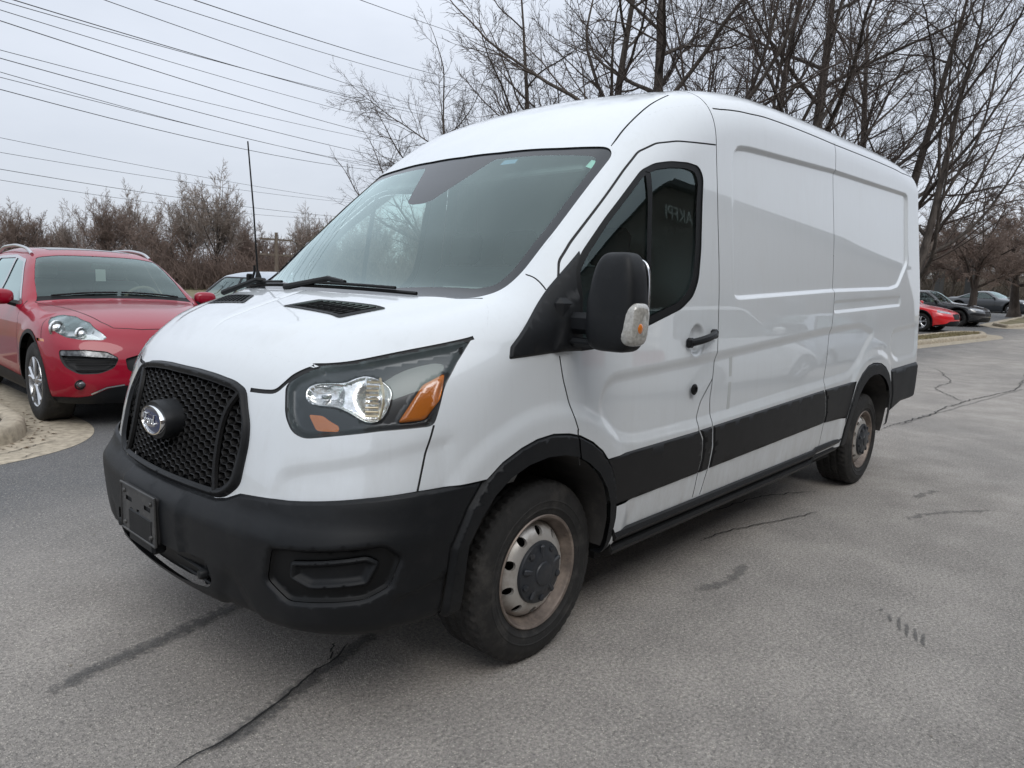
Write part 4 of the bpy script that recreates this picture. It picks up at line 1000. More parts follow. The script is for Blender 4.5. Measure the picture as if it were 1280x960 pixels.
def suv_tops(s):
    ws=[(.50,0),(.515,-.25),(.56,-.50),(.615,-.735),(.83,-.70),(1.0,-.655),(1.18,-.60),(1.19,-.4),(1.165,-.15),(1.16,0)]
    cut=strip([(-.745,0),(-.735,-.22),(-.67,-.44),(-.54,-.50),(-.2,-.58),(.10,-.64),(.55,-.77)],.010)
    bul=strip([(-.60,-.26),(-.1,-.32),(.45,-.44)],.005)
    return [('hood_panel',[(-.735,0),(-.725,-.22),(-.66,-.43),(-.54,-.49),(-.2,-.57),(.10,-.63),(.5,-.75),(.50,-.5),(.46,-.25),(.45,0)],'red',0.0),('seam',cut,'gap',-.003),('cowl',[(.45,0),(.46,-.25),(.50,-.5),(.55,-.76),(.615,-.735),(.56,-.50),(.515,-.25),(.50,0)],'plastic_dark',-.004),('windshield',ws,'carglass',-.003),
            ('sunroof',rounded([(1.45,0.05),(1.45,-.42),(2.3,-.42),(2.3,.05)],.04),'frit',.002)]
M['drl']=pbsdf('daytime_lamp_glass',(.12,.125,.13),.15,metal=.5,bump=.8,bscale=50,var=.7,vscale=20)
M['suv_lens']=glass('lamp_cover',(.93,.94,.95),1.0)
bls=[(-.76,0),(-.755,-.22),(-.70,-.42),(-.62,-.48),(-.5,-.545),(-.32,-.62),(-.19,-.72),(.0,-.78),(.3,-.80),(.5,-.80),(.62,-.775),(.83,-.735),(1.0,-.69),(1.2,-.64),(1.4,-.605),(1.8,-.585),(3.0,-.56),(3.35,-.5),(3.5,-.35),(3.52,0)]
SUVPOSE=(.81,5.17,1.55,-.0)
print('suv')
suv,ssv=make_car('suv','red sport utility vehicle with silver alloy wheels parked beside the concrete kerb on the left','suv',SUVPOSE,SUVP,3.3,2.895,.375,.235,bls,suv_feats,suv_tops,'red',nsp=5,track=.925,h=.045)
# headlight bowls, intake slats, fog lamps, mirrors, rails, wipers, interior
for sg in(1,-1):
    hh=[o for o in suv.children if o.name.startswith('headlight')][0 if sg==1 else 1]
    hl_=suv_feats(ssv)[2][1]; a_,b_=cdt_regions(hl_,[],.03); hr_=resample(hl_,.02)
    bowl=region_mesh(ssv,'wall',a_,b_['base'],lambda q:-.004-.035*ss(-sdist(q,hr_)/.02))
    emit('reflector_bowl',[(bowl if sg==1 else mirror(bowl),0)],[M['grey_trim']],hh,both=False)
    for (x,y,z,r) in((-.44,.80,.905,.072),(-.61,.665,.865,.055)):
        P=ssv.at('wall',[ssv.uv(x,y,z)],-.02)[0]
        mb=MB(); mb.lathe([(r,-.004),(r+.006,.012),(r*.8,.02),(r*.6,-.012),(r*.35,-.03),(0,-.036)],28,axis='x'); 
        mb.v=[(v[0],v[1],v[2]) for v in mb.v]
        rot=Matrix.Rotation(-.45*1,3,'Z') if sg==1 else Matrix.Rotation(.45,3,'Z')
        mb.v=[tuple(rot@Vector(v)+Vector((P[0],P[1]*sg,P[2]))) for v in mb.v]; mb.build('projector_lamp',M['reflector'],hh)
    mb=MB()
    for z in(.54,.585,.63):
        pts=[ssv.at('wall',ssv.yz([(y,z)]),-.012)[0]*np.array([1,sg,1]) for y in np.linspace(.46 if z>.56 else .53,.84 if z>.6 else .78,7)]; mb.tube(pts,.006,6)
    mb.build('intake_slats',M['plastic_dark'],suv)
    P=ssv.at('wall',ssv.yz([(.745,.415)]),.0)[0]; mb=MB(); Vv,Ff=superel((P[0],P[1]*sg,P[2]),.030,.040,.032,1,n=18,m=12); mb.add(Vv,Ff); fo_=mb.build('fog_lamp',M['drl'],suv)
    mb=MB(); mb.tube([(P[0]-.012+.022*math.cos(a)*.6,(P[1]-.012)*sg+.042*math.cos(a)*sg,P[2]+.038*math.sin(a)) for a in np.linspace(0,2*PI,25)],.007,6,cap=False); mb.build('fog_lamp_ring',M['plastic_dark'],fo_)
    mb=MB(); Vv,Ff=superel((.80,-1.02*sg,1.135),.075,.125,.078,.7,n=22,m=14,fn=lambda x,y,z:(x*(1 if x<0 else .5),y,z)); mb.add(Vv,Ff); mo=mb.build('side_mirror',M['red'],suv,sharp=60)
    mb=MB(); mb.tube([(.74,-.86*sg,1.06),(.78,-.95*sg,1.085)],[.035,.028],8); mb.build('mirror_arm',M['plastic'],mo)
    mb=MB(); pts=rounded([(1.34,.60,1.57),(1.52,.60,1.635),(2.0,.60,1.675),(2.7,.585,1.665),(3.1,.56,1.58)],.18,closed=False,n=6); mb.tube([(x,-y*sg,z+.005) for x,y,z in pts],.017,8); mb.build('roof_rail',M['grey_trim'],suv)
    mb=MB(); pts=[ssv.at('top',[(.535+.11*abs(y)**2,y)],.012)[0] for y in (np.linspace(-.62,-.02,6) if sg==1 else np.linspace(.02,.62,6))]; mb.tube(pts,.009,6); mb.build('wiper',M['plastic_dark'],suv)
mb=MB(); mb.box((.78,0,1.06),(.42,1.5,.10),bev=.04); mb.build('dashboard',M['tan'],suv)
mb=MB(); c=Vector((.98,-.37,1.08)); ax=Matrix.Rotation(-.45,3,'Y'); mb.tube([c+ax@Vector((0,.19*math.cos(a),.19*math.sin(a))) for a in np.linspace(0,2*PI,33)],.017,8,cap=False); mb.tube([c+ax@Vector((0,-.18,0)),c+ax@Vector((0,.18,0))],.02,6); mb.build('steering_wheel',M['tan'],suv)
for y in(-.37,.37):
    s_=empty('seat'); s_.parent=suv
    mb=MB(); mb.box((1.75,y,1.0),(.16,.5,.62),rot=Matrix.Rotation(.2,3,'Y'),bev=.05); mb.build('backrest',M['interior'],s_)
    mb=MB(); mb.box((1.82,y,1.40),(.09,.24,.16),bev=.04); mb.build('headrest',M['interior'],s_)
mb=MB(); mb.box((2.1,0,.72),(2.3,1.6,.1)); mb.box((3.0,0,1.05),(.1,1.4,.7)); mb.build('cabin_floor',M['interior_dark'],suv)
mb=MB(); mb.box((1.09,0,1.465),(.04,.20,.065),bev=.02); mb.build('rear_view_mirror',M['interior_dark'],suv)
mb=MB(); mb.box((1.055,0.02,1.37),(.005,.10,.13)); mb.build('price_card',M['paper'],suv)
# --- generic cars seen far off
def carV(fo,wb,ro,w,nose,hood0,cowlx,cowlz,rf,roofz,re,tailx,tailz,bot=.18):
    e=wb+ro
    return dict(tx=[-fo-.15,-fo,-fo+.10,-fo+.35,(cowlx-fo)/2,cowlx-.12,cowlx,(cowlx+rf)/2,rf-.12,rf+.1,(rf+re)/2,re,tailx,e-.08,e+.1],
      tz=[nose-.35,nose-.12,nose,nose+(hood0-nose)*.6,hood0,cowlz-.03,cowlz,(cowlz+roofz)/2+.02,roofz-.05,roofz-.005,roofz+.005,roofz-.05,tailz,tailz-.05,tailz-.4],
      sx=[-1,.3,.9,1.5,4],ss=[.2,.18,.15,.05,0],cx=[-1,.3,1.3,4],cc=[.06,.07,.10,.09],
      wz=[.15,.35,.55,.72,.85,.95,1.1,1.25,roofz,roofz+.2],ww=[w-.07,w-.02,w,w,w-.03,w-.08,w-.18,w-.27,w-.40,w-.5],
      fz=[.15,.3,.5,.7,.85],fx=[fo-.1,fo-.02,fo,fo-.03,fo-.12],bz=[.2,.6,1],bb=[.3,.32,.36],pz=[.2,.6,1],pk=[.3,.32,.36],
      kx=[-1,.3,1.2,4],kt=[.10,.10,.12,.14],kr=.2,bot=bot,rz=[.2,.5,.8,1.0,roofz],rx=[e-.1,e,e,e-.02,e-.02],rb=.12,rear=e,tz0=.4)
def simple_car(name,label,cat,pose,V,wb,R,paint,belt,cowlx,rf,re,tailx,roofz,winx,group=None,fo=.9,nsp=5,wheelmat='alloy',lampz=.66,tall=False):
    w=V['ww'][2]
    def feats(s):
        f=[('front_bumper',np.concatenate([[(0,.40)],s.yz([(w*.55,.38),(w*.72,.30)]),s.xz([(-.45,.24),(-.45,.10)]),[(0,.10)]]),'plastic',.003),
           ('grille',rounded(np.concatenate([[(0,lampz-.02)],s.yz([(w*.36,lampz-.03),(w*.30,lampz-.22)]),[(0,lampz-.22)]]),.02),'gap',-.02),
           ('headlight',rounded(np.concatenate([s.yz([(w*.42,lampz-.04),(w*.44,lampz+.03),(w*.70,lampz+.08)]),s.xz([(-fo+.48,lampz+.11),(-fo+.42,lampz+.02)])]),.03),'headlamp_far',.002),
           ('tail_lamp',rounded(np.array([(U1+s.L+.55,lampz+.04),(U1+s.L+1.1,lampz+.04),(U1+s.L+1.1,lampz+.18),(U1+s.L+.5,lampz+.18)]),.03),'redlens',.002)]
        x0,x1,x2,x3=winx; t=roofz-.12
        f+=[('window_trim',rounded(s.xz([(x0-.06,belt-.02),(x1-.02,t+.02),(x2,t+.025),(x3+.07,belt+.01),(x3-.1,belt-.01)]),.05),'plastic_dark',.001)]
        m=(x1+x2)/2+.05
        f+=[('side_window',rounded(s.xz([(x0+.02,belt),(x1+.02,t),(m-.04,t+.005),(m-.06,belt)]),.03),'carglass',-.003),
            ('side_window',rounded(s.xz([(m+.02,belt),(m+.02,t+.005),(x2-.03,t),(x3-.04,belt+.02)]),.03),'carglass',-.003),
            ('seam',strip(s.xz([(m-.01,belt-.03),(m+.0,.6),(m-.05,.28)]),.012),'gap',-.002),('seam',strip(s.xz([(x0+.02,belt-.04),(x0-.05,.6),(x0+.02,.3)]),.012),'gap',-.002)]
        return f
    yw=lambda z: float(pch(V['wz'],V['ww'],np.array([z]))[0])
    yb,yt=yw(V['tz'][6]+.02)-.05,yw(roofz-.08)-.05
    def tops(s):
        return [('windshield',[(cowlx,0),(cowlx+.03,-yb*.5),(cowlx+.13,-yb*.94),(rf-.02,-yt*.92),(rf-.06,-yt*.5),(rf-.08,0)],'carglass',-.003),
                ('rear_window',[(re+.08,0),(re+.08,-yt*.85),(tailx-.1,-yb*.85),(tailx-.05,0)],'carglass',-.003),('seam',strip([(-fo+.18,0),(-fo+.22,-yb*.5),(-fo+.45,-yb*.85),(cowlx+.05,-yb*1.02)],.012),'gap',-.003)]
    bl=[(-fo+.12,0),(-fo+.15,-w*.35),(-fo+.26,-w*.58),(-fo+.50,-yb*.95),(0,-yb*1.06),(cowlx-.05,-yb*1.05),(cowlx+.13,-yb*.99),((cowlx+rf)/2+.03,-(yb+yt)/2*1.0),(rf,-yt*1.0),(rf+.3,-yt*.99),(re,-yt*.97),((re+tailx)/2,-(yb+yt)/2*.97),(tailx-.02,-yb*.93),(tailx+.1,-yb*.7),(tailx+.12,0)]
    if tall: bl=bl[:-4]+[(re+.1,-yt*.93),((re+tailx)/2,-yt*.85),((re+tailx)/2+.02,0)]
    root,s=make_car(name,label,cat,pose,V,wb+.35,wb,R,R*.66,bl,feats,tops,paint,nsp=nsp,wheelmat=wheelmat,h=.09,group=group,track=w-.03)
    for sg in(1,-1):
        mb=MB(); Vv,Ff=superel((cowlx+.28,-(yw(belt)+.09)*sg,belt+.06),.06,.10,.06,.8,n=14,m=8); mb.add(Vv,Ff); mb.tube([(cowlx+.28,-(yw(belt)-.02)*sg,belt+.02),(cowlx+.28,-(yw(belt)+.05)*sg,belt+.05)],.025,6); mb.build('side_mirror',M[paint],root)
    mb=MB(); mb.box((1.6,0,.55),(2.2,w*1.7,.1)); 
    for y in(-.35,.35): mb.box((1.6,y,.85),(.15,.48,.6),bev=.04); mb.box((1.66,y,1.19 if roofz>1.3 else 1.12),(.08,.22,.13),bev=.03)
    mb.box((cowlx+.25,0,.88),(.3,w*1.5,.12),bev=.03); mb.build('cabin',M['interior_dark'],root)
    return root
M['headlamp_far']=pbsdf('headlamp_glass',(.28,.29,.30),.15,metal=.6,coat=1,var=.4,vscale=14)
YW=PI/2
def gz(x): 
    t=max(0,x-13); return .028*t*t/(t+4)
print('far cars')
HB=carV(.92,2.65,.80,.90,.68,.86,.35,.98,1.15,1.46,2.55,3.25,1.02)
simple_car('hatchback','bright red hatchback parked nearest behind the grass island on the right','car',(27.4,4.0,YW-.10,gz(27.4)),HB,2.65,.325,'brightred',.96,.35,1.15,2.55,3.30,1.46,(.55,1.25,2.55,3.1),group=None,fo=.92,wheelmat='alloy',tall=True)
SD=carV(.86,2.78,1.02,.90,.70,.88,.55,.98,1.30,1.42,2.35,3.15,1.04)
simple_car('sedan','black sedan with chrome window line between the bright red hatchback and the dark coupe','car',(31.9,3.75,YW-.12,gz(31.9)-.03),SD,2.78,.335,'black_paint',.95,.55,1.30,2.35,3.15,1.42,(.75,1.35,2.4,2.95),fo=.86,wheelmat='alloy_black')
CP=carV(.95,2.80,1.05,.95,.72,.90,.65,.98,1.45,1.36,2.15,3.10,1.02)
simple_car('coupe','dark blue grey coupe with bright alloy wheels behind the small tree on the right','car',(47.0,4.0,YW-.25,gz(47)-.15),CP,2.80,.35,'dark_grey_paint',.93,.65,1.45,2.15,3.10,1.36,(.9,1.5,2.2,2.8),fo=.95,nsp=5)
simple_car('hatchback','silver blue hatchback standing between the red sport utility vehicle and the white van','car',(3.85,6.0,YW,0),carV(.90,2.6,.75,.88,.70,.90,.35,1.0,1.15,1.50,2.6,3.2,1.05),2.6,.32,'silver',.98,.35,1.15,2.6,3.25,1.50,(.55,1.25,2.55,3.05),fo=.90,tall=True)
simple_car('hatchback','white tall hatchback parked beside the viewer, mirrored in the white side panel of the van','car',(9.6,-4.6,PI+.1,0),carV(.86,2.7,.85,.90,.80,1.0,.45,1.1,1.2,1.62,2.9,3.4,1.1),2.7,.35,'offwhite',1.08,.45,1.2,2.9,3.4,1.62,(.65,1.3,2.9,3.2),fo=.86,tall=True,lampz=.78)
simple_car('hatchback','silver hatchback parked in front of the brick building behind the viewer','car',(17.0,-5.6,PI+.1,0),carV(.90,2.6,.75,.88,.70,.90,.35,1.0,1.15,1.50,2.6,3.2,1.05),2.6,.32,'silver',.98,.35,1.15,2.6,3.25,1.50,(.55,1.25,2.55,3.05),fo=.90,tall=True)
# ------------------------------------------------------------------ asphalt
def asphalt_mat():
    m,nt,o=new_mat('asphalt'); p=nd(nt,'ShaderNodeBsdfPrincipled'); L(nt,p.outputs[0],o.inputs[0])
    tc=nt.nodes.new('ShaderNodeTexCoord'); v=tc.outputs['Object']
    sx=nt.nodes.new('ShaderNodeSeparateXYZ'); L(nt,v,sx.inputs[0])
    big=noise(nt,.33,5,.6,vec=v); mid=noise(nt,2.2,6,.65,vec=v); fine=noise(nt,70,6,.85,vec=v); f2=noise(nt,420,2,.7,vec=v)
    base=mixc(nt,ramp(nt,big,[(.38,0),(.60,1)]),(.235,.222,.208),(.335,.314,.29))
    base=mixc(nt,ramp(nt,mid,[(.38,0),(.62,.5)]),base,(.19,.18,.17))
    # worn patches, darker tar and lighter dust streaks
    st=noise(nt,1.0,6,.7,vec=v,stretch=(.25,1.4,1)); base=mixc(nt,ramp(nt,st,[(.55,0),(.72,.35)]),base,(.36,.335,.31))
    # the strip of newer dark asphalt towards the left bay
    yr=ramp(nt,noise(nt,.8,4,.6,vec=v),[(0,0),(1,1)])
    ad=nd(nt,'ShaderNodeMath',operation='MULTIPLY_ADD'); L(nt,yr,ad.inputs[0]); ad.inputs[1].default_value=1.2; L(nt,sx.outputs[1],ad.inputs[2])
    mr=nd(nt,'ShaderNodeMapRange'); L(nt,ad.outputs[0],mr.inputs[0]); mr.inputs['From Min'].default_value=1.5; mr.inputs['From Max'].default_value=3.2
    base=mixc(nt,mr.outputs[0],base,(.10,.102,.105))
    # aggregate
    vo=nt.nodes.new('ShaderNodeTexVoronoi'); vo.inputs['Scale'].default_value=150; L(nt,v,vo.inputs['Vector'])
    g=ramp(nt,vo.outputs['Distance'],[(.0,1),(.5,0)])
    sp=nd(nt,'ShaderNodeSeparateColor'); L(nt,vo.outputs['Color'],sp.inputs[0])
    s1=ramp(nt,sp.outputs[0],[(.50,0),(.78,.8),(1,1)]); mm=nd(nt,'ShaderNodeMath',operation='MULTIPLY'); L(nt,s1,mm.inputs[0]); L(nt,g,mm.inputs[1])
    base=mixc(nt,mm.outputs[0],base,(.72,.68,.60))
    s2=ramp(nt,sp.outputs[1],[(.5,0),(.8,.6)]); m2=nd(nt,'ShaderNodeMath',operation='MULTIPLY'); L(nt,s2,m2.inputs[0]); L(nt,g,m2.inputs[1])
    base=mixc(nt,m2.outputs[0],base,(.03,.03,.03))
    fr=ramp(nt,fine,[(.34,(.42,.42,.42)),(.66,(1.62,1.58,1.54))]); mu=nt.nodes.new('ShaderNodeMix'); mu.data_type='RGBA'; mu.blend_type='MULTIPLY'; mu.inputs[0].default_value=1; L(nt,base,mu.inputs[6]); L(nt,fr,mu.inputs[7])
    L(nt,mu.outputs[2],p.inputs['Base Color']); 
    L(nt,ramp(nt,mid,[(.3,.62),(.7,.88)]),p.inputs['Roughness'])
    b=nd(nt,'ShaderNodeBump'); b.inputs['Strength'].default_value=.8; b.inputs['Distance'].default_value=.004
    hs=nd(nt,'ShaderNodeMath',operation='ADD'); L(nt,g,hs.inputs[0]); L(nt,fine,hs.inputs[1]); L(nt,hs.outputs[0],b.inputs['Height']); L(nt,b.outputs[0],p.inputs['Normal'])
    return m
M['asphalt']=asphalt_mat()
def grid(x0,x1,y0,y1,sx_,sy_,dz=0.0,zf=gz):
    xs=np.arange(x0,x1+1e-6,sx_); ys=np.arange(y0,y1+1e-6,sy_)
    V=[(x,y,zf(x)+dz) for x in xs for y in ys]; n=len(ys)
    return V,[(i*n+j,(i+1)*n+j,(i+1)*n+j+1,i*n+j+1) for i in range(len(xs)-1) for j in range(n-1)]
def sheet(name,poly,dz,mat,kind='structure',h=1.0,zf=gz):
    poly=np.array(poly,float); q,T=cdt_regions(poly,[],h,hs=h*.6)
    return tag(mk(name,[(x,y,zf(x)+dz) for x,y in q],T['base'],mat),kind=kind)
# ground reaching the horizon: dry lawn tone far off, asphalt lot over it
M['lawn']=pbsdf('dry_lawn',(.165,.14,.078),.95,var=.3,vscale=1.5,bump=.8,bscale=40,dirt=((.09,.10,.045),.7,4))
zf_=lambda x: gz(x) if x<70 else gz(70)+(x-70)*.004
xs_=[-400,-41]+list(range(-40,72,2))+[90,130,200,350,700]; ys_=[-500,-200,-60,-20,20,60,120,250,600]
tag(mk('ground',[(x,y,zf_(x)-.02) for x in xs_ for y in ys_],[(i*9+j,(i+1)*9+j,(i+1)*9+j+1,i*9+j+1) for i in range(len(xs_)-1) for j in range(8)],M['lawn']),kind='structure')
V_,F_=grid(-40,62,-21.6,17,2,2.145,dz=0); tag(mk('parking_lot',V_,F_,M['asphalt']),kind='structure')
# --- tar smears and cracks
def smear_mat(name,col,thr,scale,alpha=.85,stretch=(1,1,1)):
    m,nt,o=new_mat(name); p=nd(nt,'ShaderNodeBsdfPrincipled'); p.inputs['Base Color'].default_value=(*col,1); p.inputs['Roughness'].default_value=.8
    t=nd(nt,'ShaderNodeBsdfTransparent'); mx=nd(nt,'ShaderNodeMixShader'); tc=nt.nodes.new('ShaderNodeTexCoord')
    n=noise(nt,scale,7,.7,vec=tc.outputs['Object'],stretch=stretch)
    uvn=nt.nodes.new('ShaderNodeAttribute'); uvn.attribute_name='edge'
    sm=nd(nt,'ShaderNodeMath',operation='MULTIPLY_ADD'); L(nt,uvn.outputs['Fac'],sm.inputs[0]); sm.inputs[1].default_value=.55; L(nt,n,sm.inputs[2])
    f=ramp(nt,sm.outputs[0],[(thr,0),(thr+.22,alpha)]); L(nt,f,mx.inputs[0]); L(nt,t.outputs[0],mx.inputs[1]); L(nt,p.outputs[0],mx.inputs[2]); L(nt,mx.outputs[0],o.inputs[0]); 
    n2=noise(nt,160,3,.7,vec=tc.outputs['Object']); b=nd(nt,'ShaderNodeBump'); b.inputs['Strength'].default_value=.6; b.inputs['Distance'].default_value=.003; L(nt,n2,b.inputs['Height']); L(nt,b.outputs[0],p.inputs['Normal']); 
    L(nt,mixc(nt,ramp(nt,n2,[(.35,0),(.7,1)]),tuple(c*.5 for c in col),tuple(c*2 for c in col)),p.inputs['Base Color'])
    return m
def ribbon(name,pts,w,mat,dz=.004,jit=.0,seed=1):
    r=np.random.RandomState(seed); p=resample(rounded(pts,.3,closed=False),.04,closed=False); 
    if jit: p=p+np.cumsum(r.normal(0,jit,p.shape),0)*.35+r.normal(0,jit*.6,p.shape)
    n=len(p); t=np.zeros_like(p); t[1:-1]=p[2:]-p[:-2]; t[0]=p[1]-p[0]; t[-1]=p[-1]-p[-2]; t/=np.linalg.norm(t,axis=1)[:,None]+1e-9; nn=np.stack([-t[:,1],t[:,0]],1)
    V=[];A=[]
    for i in range(n):
        e=min(i,n-1-i)/(n*.12+1); ww=w(i/(n-1)) if callable(w) else w
        for k in range(5):
            s=(k-2)/2; q=p[i]+nn[i]*s*ww/2; V.append((q[0],q[1],gz(q[0])+dz)); A.append((1-abs(s)**1.5)*min(1,e))
    F=[(i*5+k,(i+1)*5+k,(i+1)*5+k+1,i*5+k+1) for i in range(n-1) for k in range(4)]
    o=mk(name,V,F,mat); at=o.data.attributes.new('edge','FLOAT','POINT'); at.data.foreach_set('value',np.array(A,dtype=np.float32)); return tag(o,kind='structure')
TAR=smear_mat('tar_smear',(.08,.079,.078),.80,30,.55); TAR2=smear_mat('tar_stain',(.11,.107,.104),.84,14,.36); CRK=smear_mat('crack',(.008,.008,.008),.55,30,.95)
ribbon('tar_seam',[(-1.33,-.68),(-1.05,-.63),(-.75,-.52),(-.42,-.40),(0,-.2),(.5,-.05)],lambda t:.15-.05*t,TAR,.004,.004,3)
ribbon('tar_seam',[(-1.50,-.02),(-1.2,.08),(-.9,.15),(-.63,.22),(-.2,.3)],lambda t:.12+.05*math.sin(t*3),TAR,.004,.006,4)
ribbon('pavement_crack',[(-1.30,-.66),(-.95,-.605),(-.72,-.50),(-.55,-.46),(-.40,-.37)],.010,CRK,.008,.006,5)
ribbon('pavement_crack',[(-.62,-.47),(-.56,-.43),(-.52,-.36),(-.47,-.34)],.009,CRK,.008,.007,6)
ribbon('pavement_crack',[(1.6,-.75),(2.0,-.78),(2.5,-.95),(2.8,-1.0)],.009,CRK,.008,.008,7)
ribbon('pavement_crack',[(1.5,-.1),(2.1,-.55),(2.9,-.62),(3.3,-.9)],.012,CRK,.008,.010,8)
ribbon('pavement_crack',[(5.9,-.42),(6.8,-.40),(8.4,-.55),(10.2,-.62),(12,-.9),(15.1,-.55),(20,-1.5)],.020,CRK,.008,.018,9)
ribbon('pavement_crack',[(9.5,-.6),(11,.1),(12.5,.2),(15,1.0)],.016,CRK,.008,.02,13)
ribbon('tar_stain',[(6.2,-.45),(8.0,-.5),(10.5,-.7),(13,-.9)],.10,TAR2,.004,.012,10)
MARK=smear_mat('tyre_print',(.10,.098,.095),.66,60,.5)
for i,(a_,b_) in enumerate([((1.49,-1.77),(1.43,-1.76)),((1.46,-1.80),(1.33,-1.84)),((1.46,-1.84),(1.27,-1.89)),((1.43,-1.88),(1.23,-1.93)),((1.39,-1.92),(1.22,-1.97)),((1.37,-1.96),(1.19,-2.0))]): ribbon('tyre_mark',[a_,((a_[0]+b_[0])/2,(a_[1]+b_[1])/2),b_],.024,MARK,.004,.001,20+i)
ribbon('tar_stain',[(.95,-1.05),(1.3,-1.15),(1.6,-1.05)],.14,TAR2,.004,.008,31); ribbon('tar_stain',[(2.9,-1.45),(3.3,-1.55),(3.8,-1.9)],.10,TAR2,.004,.01,32); ribbon('tar_stain',[(3.6,-1.35),(4.1,-1.45)],.12,TAR2,.004,.01,33)
# --- left kerb island with concrete apron
M['concrete']=pbsdf('weathered_concrete',(.37,.32,.245),.88,var=.3,vscale=16,bump=1,bscale=90,dirt=((.22,.195,.155),.6,4))
M['mulch']=pbsdf('brown_mulch',(.05,.038,.026),.95,var=.5,vscale=40,bump=1,bscale=70,dirt=((.16,.13,.09),.8,30))
def kerb(name,inner,r,w,h,label,grass,ap=None,zf=gz,gm='lawn'):
    """closed polygon (outer face of the kerb); raised kerb ring with rounded top, a flat apron sheet outside it, planting inside"""
    p=resample(rounded(inner,r,n=8),.12); n=len(p); t=np.roll(p,-1,0)-np.roll(p,1,0); t/=np.linalg.norm(t,axis=1)[:,None]; nn=np.stack([-t[:,1],t[:,0]],1)
    a=.5*np.sum(p[:,0]*np.roll(p[:,1],-1)-np.roll(p[:,0],-1)*p[:,1]); nn=nn*(1 if a>0 else -1)   # inward
    prof=[(0,-.02),(.006,.06),(.018,h-.025),(.04,h-.005),(.07,h),(w-.03,h),(w,h-.01),(w,h-.06)]
    V=[(q[0]+m_[0]*d,q[1]+m_[1]*d,zf(q[0])+z) for q,m_ in zip(p,nn) for d,z in prof]; k=len(prof)
    rk=np.random.RandomState(4); V=[(x+rk.normal(0,.003),y+rk.normal(0,.003),z+rk.normal(0,.003)) for x,y,z in V]
    o=mk(name,V,[(i*k+j,((i+1)%n)*k+j,((i+1)%n)*k+j+1,i*k+j+1) for i in range(n) for j in range(k-1)],M['concrete']); tag(o,kind='structure')
    inn=p+nn*(w-.005); q,T=cdt_regions(inn,[],.35,hs=.2); o2=mk(grass,[(x,y,zf(x)+h-.035+.02*math.sin(x*3)*math.cos(y*2.3)) for x,y in q],T['base'],M[gm]); tag(o2,kind='structure')
    if ap is not None:
        aw=ap; out=p-nn*aw; V=[(q[0],q[1],zf(q[0])+.008) for q in p+nn*.01]+[(q[0],q[1],zf(q[0])+.003) for q in out]
        o3=mk('concrete_apron',V,[(i,(i+1)%n,(i+1)%n+n,i+n) for i in range(n)],M['concrete']); tag(o3,kind='structure')
    return p,nn
# measured on the ground: apron tip near (0,4.2), kerb face about (-.35,4.5)
pL,nL=kerb('kerb',[(-.62,4.05),(-.30,4.55),(-.30,9.5),(-3.2,9.5),(-3.2,4.05),(-2.4,3.6)],.45,.17,.15,'',grass='mulch_bed',ap=.50,gm='mulch')
CR2=[(-.55,3.72),(-.45,3.95),(-.25,4.05),(-.10,4.35)]
ribbon('apron_crack',[(-.95,3.70),(-.62,3.85),(-.45,3.98),(-.2,4.12)],.012,CRK,.012,.008,40)
ribbon('apron_crack',[(-.62,3.60),(-.52,3.72),(-.40,3.74)],.010,CRK,.012,.008,41)
r=np.random.RandomState(19); vv=[];ff=[]
for _ in range(420):
    i=r.randint(len(pL)); d=abs(r.normal(0,.10)); x,y=pL[i]-nL[i]*(.02+d); a=r.uniform(0,6.28); l=r.uniform(.008,.03); w_=l*r.uniform(.2,.5); k=len(vv); z=.012
    for (p_,q_) in((-l,0),(0,-w_),(l,0),(0,w_)): vv.append((x+p_*math.cos(a)-q_*math.sin(a),y+p_*math.sin(a)+q_*math.cos(a),z+abs(q_)*.6))
    ff.append((k,k+1,k+2,k+3))
tag(mk('leaf_litter',vv,ff,pbsdf('dead_leaf',(.12,.075,.04),.9,var=.5,vscale=30)),kind='stuff')
# --- right islands
pR,nR=kerb('kerb',[(14.5,4.2),(19.0,2.95),(25.6,1.85),(27.0,2.2),(26.2,3.0),(21,3.7),(15,5.0)],.5,.18,.13,'',grass='grass_island',ap=.45)
kerb('kerb',[(31.5,2.2),(36,1.5),(60,-1.0),(62,2.2),(50,3.0),(33,3.0)],.5,.2,.13,'',grass='grass_verge',ap=.45)
# grass tufts on the near right island
GM=pbsdf('dry_grass_blades',(.23,.19,.10),.9,var=.35,vscale=20)
r=np.random.RandomState(5); V=[];F=[]
ins=pR+nR*.2
for _ in range(16000):
    x=r.uniform(15,27); y=r.uniform(1.9,5); 
    V.append((x,y))
V=np.array(V); V=V[inside(V,ins)]
vv=[];ff=[]
for x,y in V:
    a=r.uniform(0,6.28); hgt=r.uniform(.03,.08); z=gz(x)+.09; dx,dy=math.cos(a)*.012,math.sin(a)*.012; k=len(vv)
    vv+=[(x-dx,y-dy,z),(x+dx,y+dy,z),(x+r.uniform(-.03,.03),y+r.uniform(-.03,.03),z+hgt)]; ff.append((k,k+1,k+2))
tag(mk('grass',vv,ff,GM),kind='stuff')
# --- leaf litter and stones on the asphalt
r=np.random.RandomState(9); vv=[];ff=[]
for _ in range(260):
    x=r.uniform(-1.6,8); y=r.uniform(-3.2,4.2); s_=r.uniform(.002,.007); k=len(vv); z=.003
    for j in range(4):
        a=j*PI/2+r.uniform(-.4,.4); vv.append((x+math.cos(a)*s_,y+math.sin(a)*s_,z))
    vv.append((x,y,z+s_*.7)); ff+=[(k+j,k+(j+1)%4,k+4) for j in range(4)]
tag(mk('gravel_bits',vv,ff,pbsdf('pebble',(.28,.25,.21),.9,var=.4)),kind='stuff')
